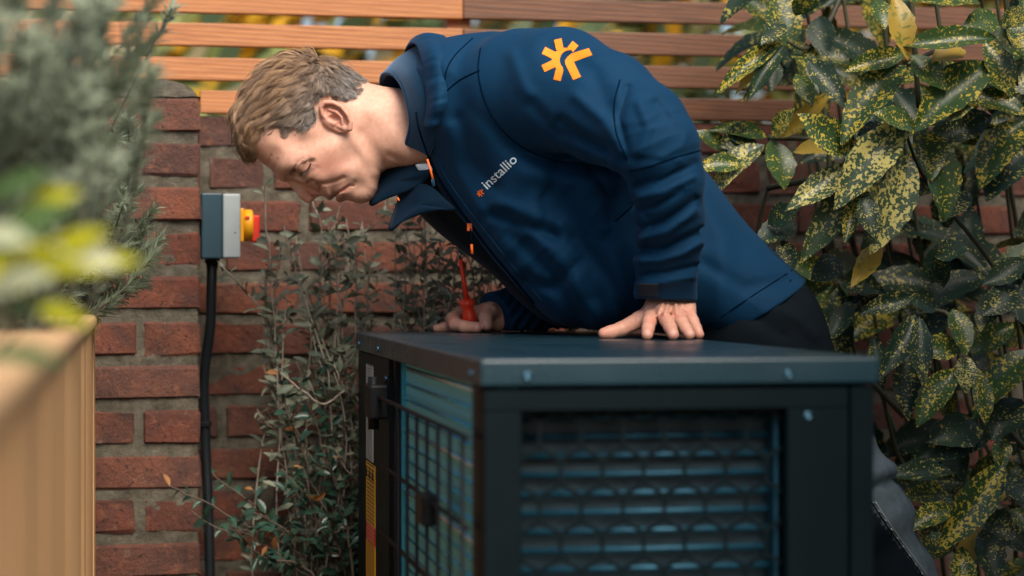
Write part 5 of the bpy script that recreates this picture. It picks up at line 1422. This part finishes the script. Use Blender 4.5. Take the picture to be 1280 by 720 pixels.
rosemary('rosemary', 'tall rosemary rising above the pillar from the middle of the planter', soilpt(-60, 2.15), t2, 2, 220, .10)
t3 = tips(30, -60, 100, -90, 190, 1.75, 2.1)
rosemary('rosemary', 'blurred rosemary at the near end of the planter', soilpt(-40, 1.95), t3, 3, 200, .07)

# ---- lime-leaved shrub in the planter foreground
lm = empty('lime_leaved_shrub', soilpt(-80, 1.3), 0, 'out of focus shrub with lime and cream leaves in the planter', 'shrub'); LO = Vector(lm.location)
LLIB = leaf_lib('lime_leaf', ['lime', 'cream', 'green'], 3, Wd=.42, n=6, curl=.2, trough=.2, wave=.02)
LR = random.Random(3); sb = Bag()
for (bx, by, tx_, ty, k, d, ws) in ((20, 352, 176, 316, 'lime', 1.30, .62), (40, 335, 132, 282, 'lime', 1.27, .8), (-10, 318, 88, 250, 'green', 1.25, 1.0), (62, 300, 150, 330, 'cream', 1.27, .9), (-20, 372, 62, 338, 'cream', 1.23, 1.0), (20, 275, 98, 236, 'lime', 1.30, .9), (48, 382, 114, 404, 'lime', 1.35, .9), (-30, 452, 84, 446, 'green', 1.20, .55), (-15, 250, 62, 212, 'green', 1.30, .9), (-30, 290, 40, 300, 'cream', 1.21, 1.0), (-20, 345, 60, 300, 'lime', 1.25, .8), (10, 400, 60, 372, 'green', 1.30, .8), (-40, 330, 30, 360, 'lime', 1.25, .9)):
    b, t = P(bx, by, d) - LO, P(tx_, ty, d - .02) - LO
    put_leaf(LLIB, k, b, t, Vector((LR.uniform(-.3, .3), -.9, .7)), ws * .95, lm, LR)
    sb.tube(smooth_path([b, b + Vector((-.03, .01, -.03)), Vector((LR.uniform(-.02, .02), LR.uniform(-.02, .02), 0))], 4), [.0014] * 4 + [.002] * 5, 5)
sb.build('stems', MAT['auc_stem'], lm)

# ------------------------------------------------------------------ garden beyond the fence
def far_tree(name, label, x, y, h, r0, cols, seed, n=2600, cat='tree', zc=.62):
    r = random.Random(seed); e = empty(name, (x, y, 0), 0, label, cat, 'trees and shrubs beyond the fence')
    tb = Bag(); tb.tube(smooth_path([(0, 0, 0), (r.uniform(-.1, .1), 0, h * .3), (r.uniform(-.2, .2), 0, h * .7)], 4), [.07] * 4 + [.05] * 5, 8)
    for k in range(9):
        a = r.uniform(0, 6.28); z0 = h * r.uniform(.2, .6); tb.tube(smooth_path([(0, 0, z0), (math.cos(a) * r0 * .4, math.sin(a) * r0 * .4, z0 + .25), (math.cos(a) * r0 * .8, math.sin(a) * r0 * .8, z0 + r.uniform(.3, .7))], 3), [.03, .028, .025, .02, .015, .012, .01], 5)
    tb.build('trunk', MAT['twig_dk'], e)
    cl = [(Vector((r.gauss(0, r0 * .65), r.gauss(0, r0 * .4), h * r.uniform(.1, 1.05)))) for _ in range(46)]
    bags = [Bag() for _ in cols]
    for k in range(n):
        c = r.choice(cl); p = c + Vector((r.gauss(0, .24), r.gauss(0, .24), r.gauss(0, .2))); s = r.uniform(.06, .12)
        u = Vector((r.gauss(0, 1), r.gauss(0, 1), r.gauss(0, 1))).normalized(); v = u.orthogonal().normalized()
        w = u.cross(v); b = bags[cl.index(c) % len(cols) if r.random() < .75 else r.randrange(len(cols))]
        b.add([p - v * s, p + w * s * .45 + u * s * .1, p + v * s, p - w * s * .45 + u * s * .1], [(0, 1, 2, 3)])
    for b, c in zip(bags, cols):
        if b.v: b.build('crown', MAT[c], e)['kind'] = 'stuff'
MAT['far_y'] = m_leaf('autumn_yellow_leaf', (.85, .52, .03), (.80, .38, .02), None, None, 0, .6, 4, .4)
MAT['far_g'] = m_leaf('garden_green_leaf', (.20, .26, .08), (.28, .30, .10), None, None, 0, .6, 4, .35)
MAT['far_d'] = m_leaf('hedge_green_leaf', (.05, .09, .045), (.08, .12, .05), None, None, 0, .6, 4, .3)
MAT['far_p'] = m_leaf('pale_straw_leaf', (.70, .62, .42), (.62, .55, .36), None, None, 0, .6, 4, .4)
for i, (x, y, h, r0, cols, nm, lb) in enumerate((
    (-2.2, 7.2, 2.6, .9, ['far_g', 'far_p', 'far_p'], 'garden_tree', 'blurred olive green tree behind the fence near the pillar'),
    (-1.1, 8.4, 2.4, .8, ['far_d', 'far_g', 'far_y', 'far_p'], 'garden_tree', 'blurred dark green tree with yellow leaves behind the man\'s head'),
    (-.1, 7.6, 2.5, .8, ['far_d', 'far_g', 'far_y'], 'garden_tree', 'blurred dark tree behind the fence post'),
    (.9, 8.2, 2.3, .8, ['far_g', 'far_y', 'far_p'], 'garden_tree', 'blurred yellow autumn tree behind the jacket\'s shoulder'),
    (1.7, 7.0, 2.4, .8, ['far_p', 'far_y', 'far_g'], 'garden_tree', 'blurred pale and orange tree behind the spotted laurel'),
    (2.8, 8.0, 2.6, .9, ['far_d', 'far_g', 'far_p'], 'garden_tree', 'blurred dark green tree beyond the laurel at the fence end'),
    (-3.6, 9.0, 3.0, 1.0, ['far_g', 'far_d'], 'garden_tree', 'blurred green tree behind the rosemary'))):
    far_tree(nm, lb, x, y, h, r0, cols, 30 + i, 3100)

# ------------------------------------------------------------------ unseen tree added above the view to shade the laurel corner
def shade_canopy():
    r = random.Random(77); e = empty('unseen_shade_tree', (1.75, 2.2, 0), 0, 'unseen evergreen canopy added to shade the laurel corner', 'tree')
    tb = Bag(); tb.tube(smooth_path([(0, 0, 0), (.03, .02, .9), (-.05, .05, 1.8), (-.1, .1, 2.7)], 5), [.09] * 6 + [.075] * 5 + [.055] * 5, 9)
    cl = []
    for k in range(14):
        end = Vector((r.uniform(-1.0, .4), r.uniform(-1.0, .02), r.uniform(1.66, 1.92))) if k < 15 else Vector((r.uniform(-1.2, .5), r.uniform(0, 1.6), r.uniform(2.3, 3.0))); s = Vector((-.04, .05, r.uniform(1.7, 2.4)))
        tb.tube(smooth_path([s, s.lerp(end, .5) + Vector((0, 0, .15)), end], 4), [.03, .028, .025, .022, .018, .014, .011, .009, .006], 5)
        for j in range(4): cl.append(s.lerp(end, r.uniform(.45, 1.05)) + Vector((r.gauss(0, .12), r.gauss(0, .12), r.gauss(.05, .08))))
    tb.build('trunk', MAT['twig_dk'], e); b = Bag()
    for k in range(9500):
        c = r.choice(cl); p = c + Vector((r.gauss(0, .17), r.gauss(0, .17), r.gauss(0, .10))); s = r.uniform(.045, .08)
        if p.z < 1.58 or p.x < -1.15 or (p.z < 2.0 and p.y > .15): continue
        u = Vector((r.gauss(0, .6), r.gauss(0, .6), 1)).normalized(); v = u.orthogonal().normalized(); v.rotate(Matrix.Rotation(r.uniform(0, 6.28), 3, u)); w = u.cross(v)
        b.add([p - v * s, p + w * s * .42 + u * s * .1, p + v * s, p - w * s * .42 + u * s * .1], [(0, 1, 2, 3)])
    b.build('crown', MAT['far_d'], e)['kind'] = 'stuff'
shade_canopy()

# ------------------------------------------------------------------ unseen hedge added on the right to darken the laurel side
def hedge():
    r = random.Random(91); e = empty('unseen_shade_hedge', (1.5, 1.5, 0), 0, 'unseen evergreen hedge added to keep light off the laurel', 'hedge')
    b = Bag(); tb = Bag()
    for k in range(9): tb.tube(smooth_path([(r.uniform(-.1, .1), -1.3 + k * .32, 0), (r.uniform(-.1, .1), -1.3 + k * .32, 1.0), (r.uniform(-.15, .15), -1.3 + k * .32, 2.1)], 3), [.02] * 7, 5)
    tb.build('stems', MAT['twig_dk'], e)
    for k in range(9000):
        x = r.gauss(0, .14); p = Vector((max(-.3, min(.4, x)), r.uniform(-1.5, 1.35), r.uniform(.05, 2.3))); s = r.uniform(.045, .08)
        u = Vector((r.gauss(-.6, .6), r.gauss(0, .6), r.gauss(.3, .6))).normalized(); v = u.orthogonal().normalized(); v.rotate(Matrix.Rotation(r.uniform(0, 6.28), 3, u)); w = u.cross(v)
        b.add([p - v * s, p + w * s * .45 + u * s * .1, p + v * s, p - w * s * .45 + u * s * .1], [(0, 1, 2, 3)])
    b.build('foliage', MAT['far_d'], e)['kind'] = 'stuff'
hedge()
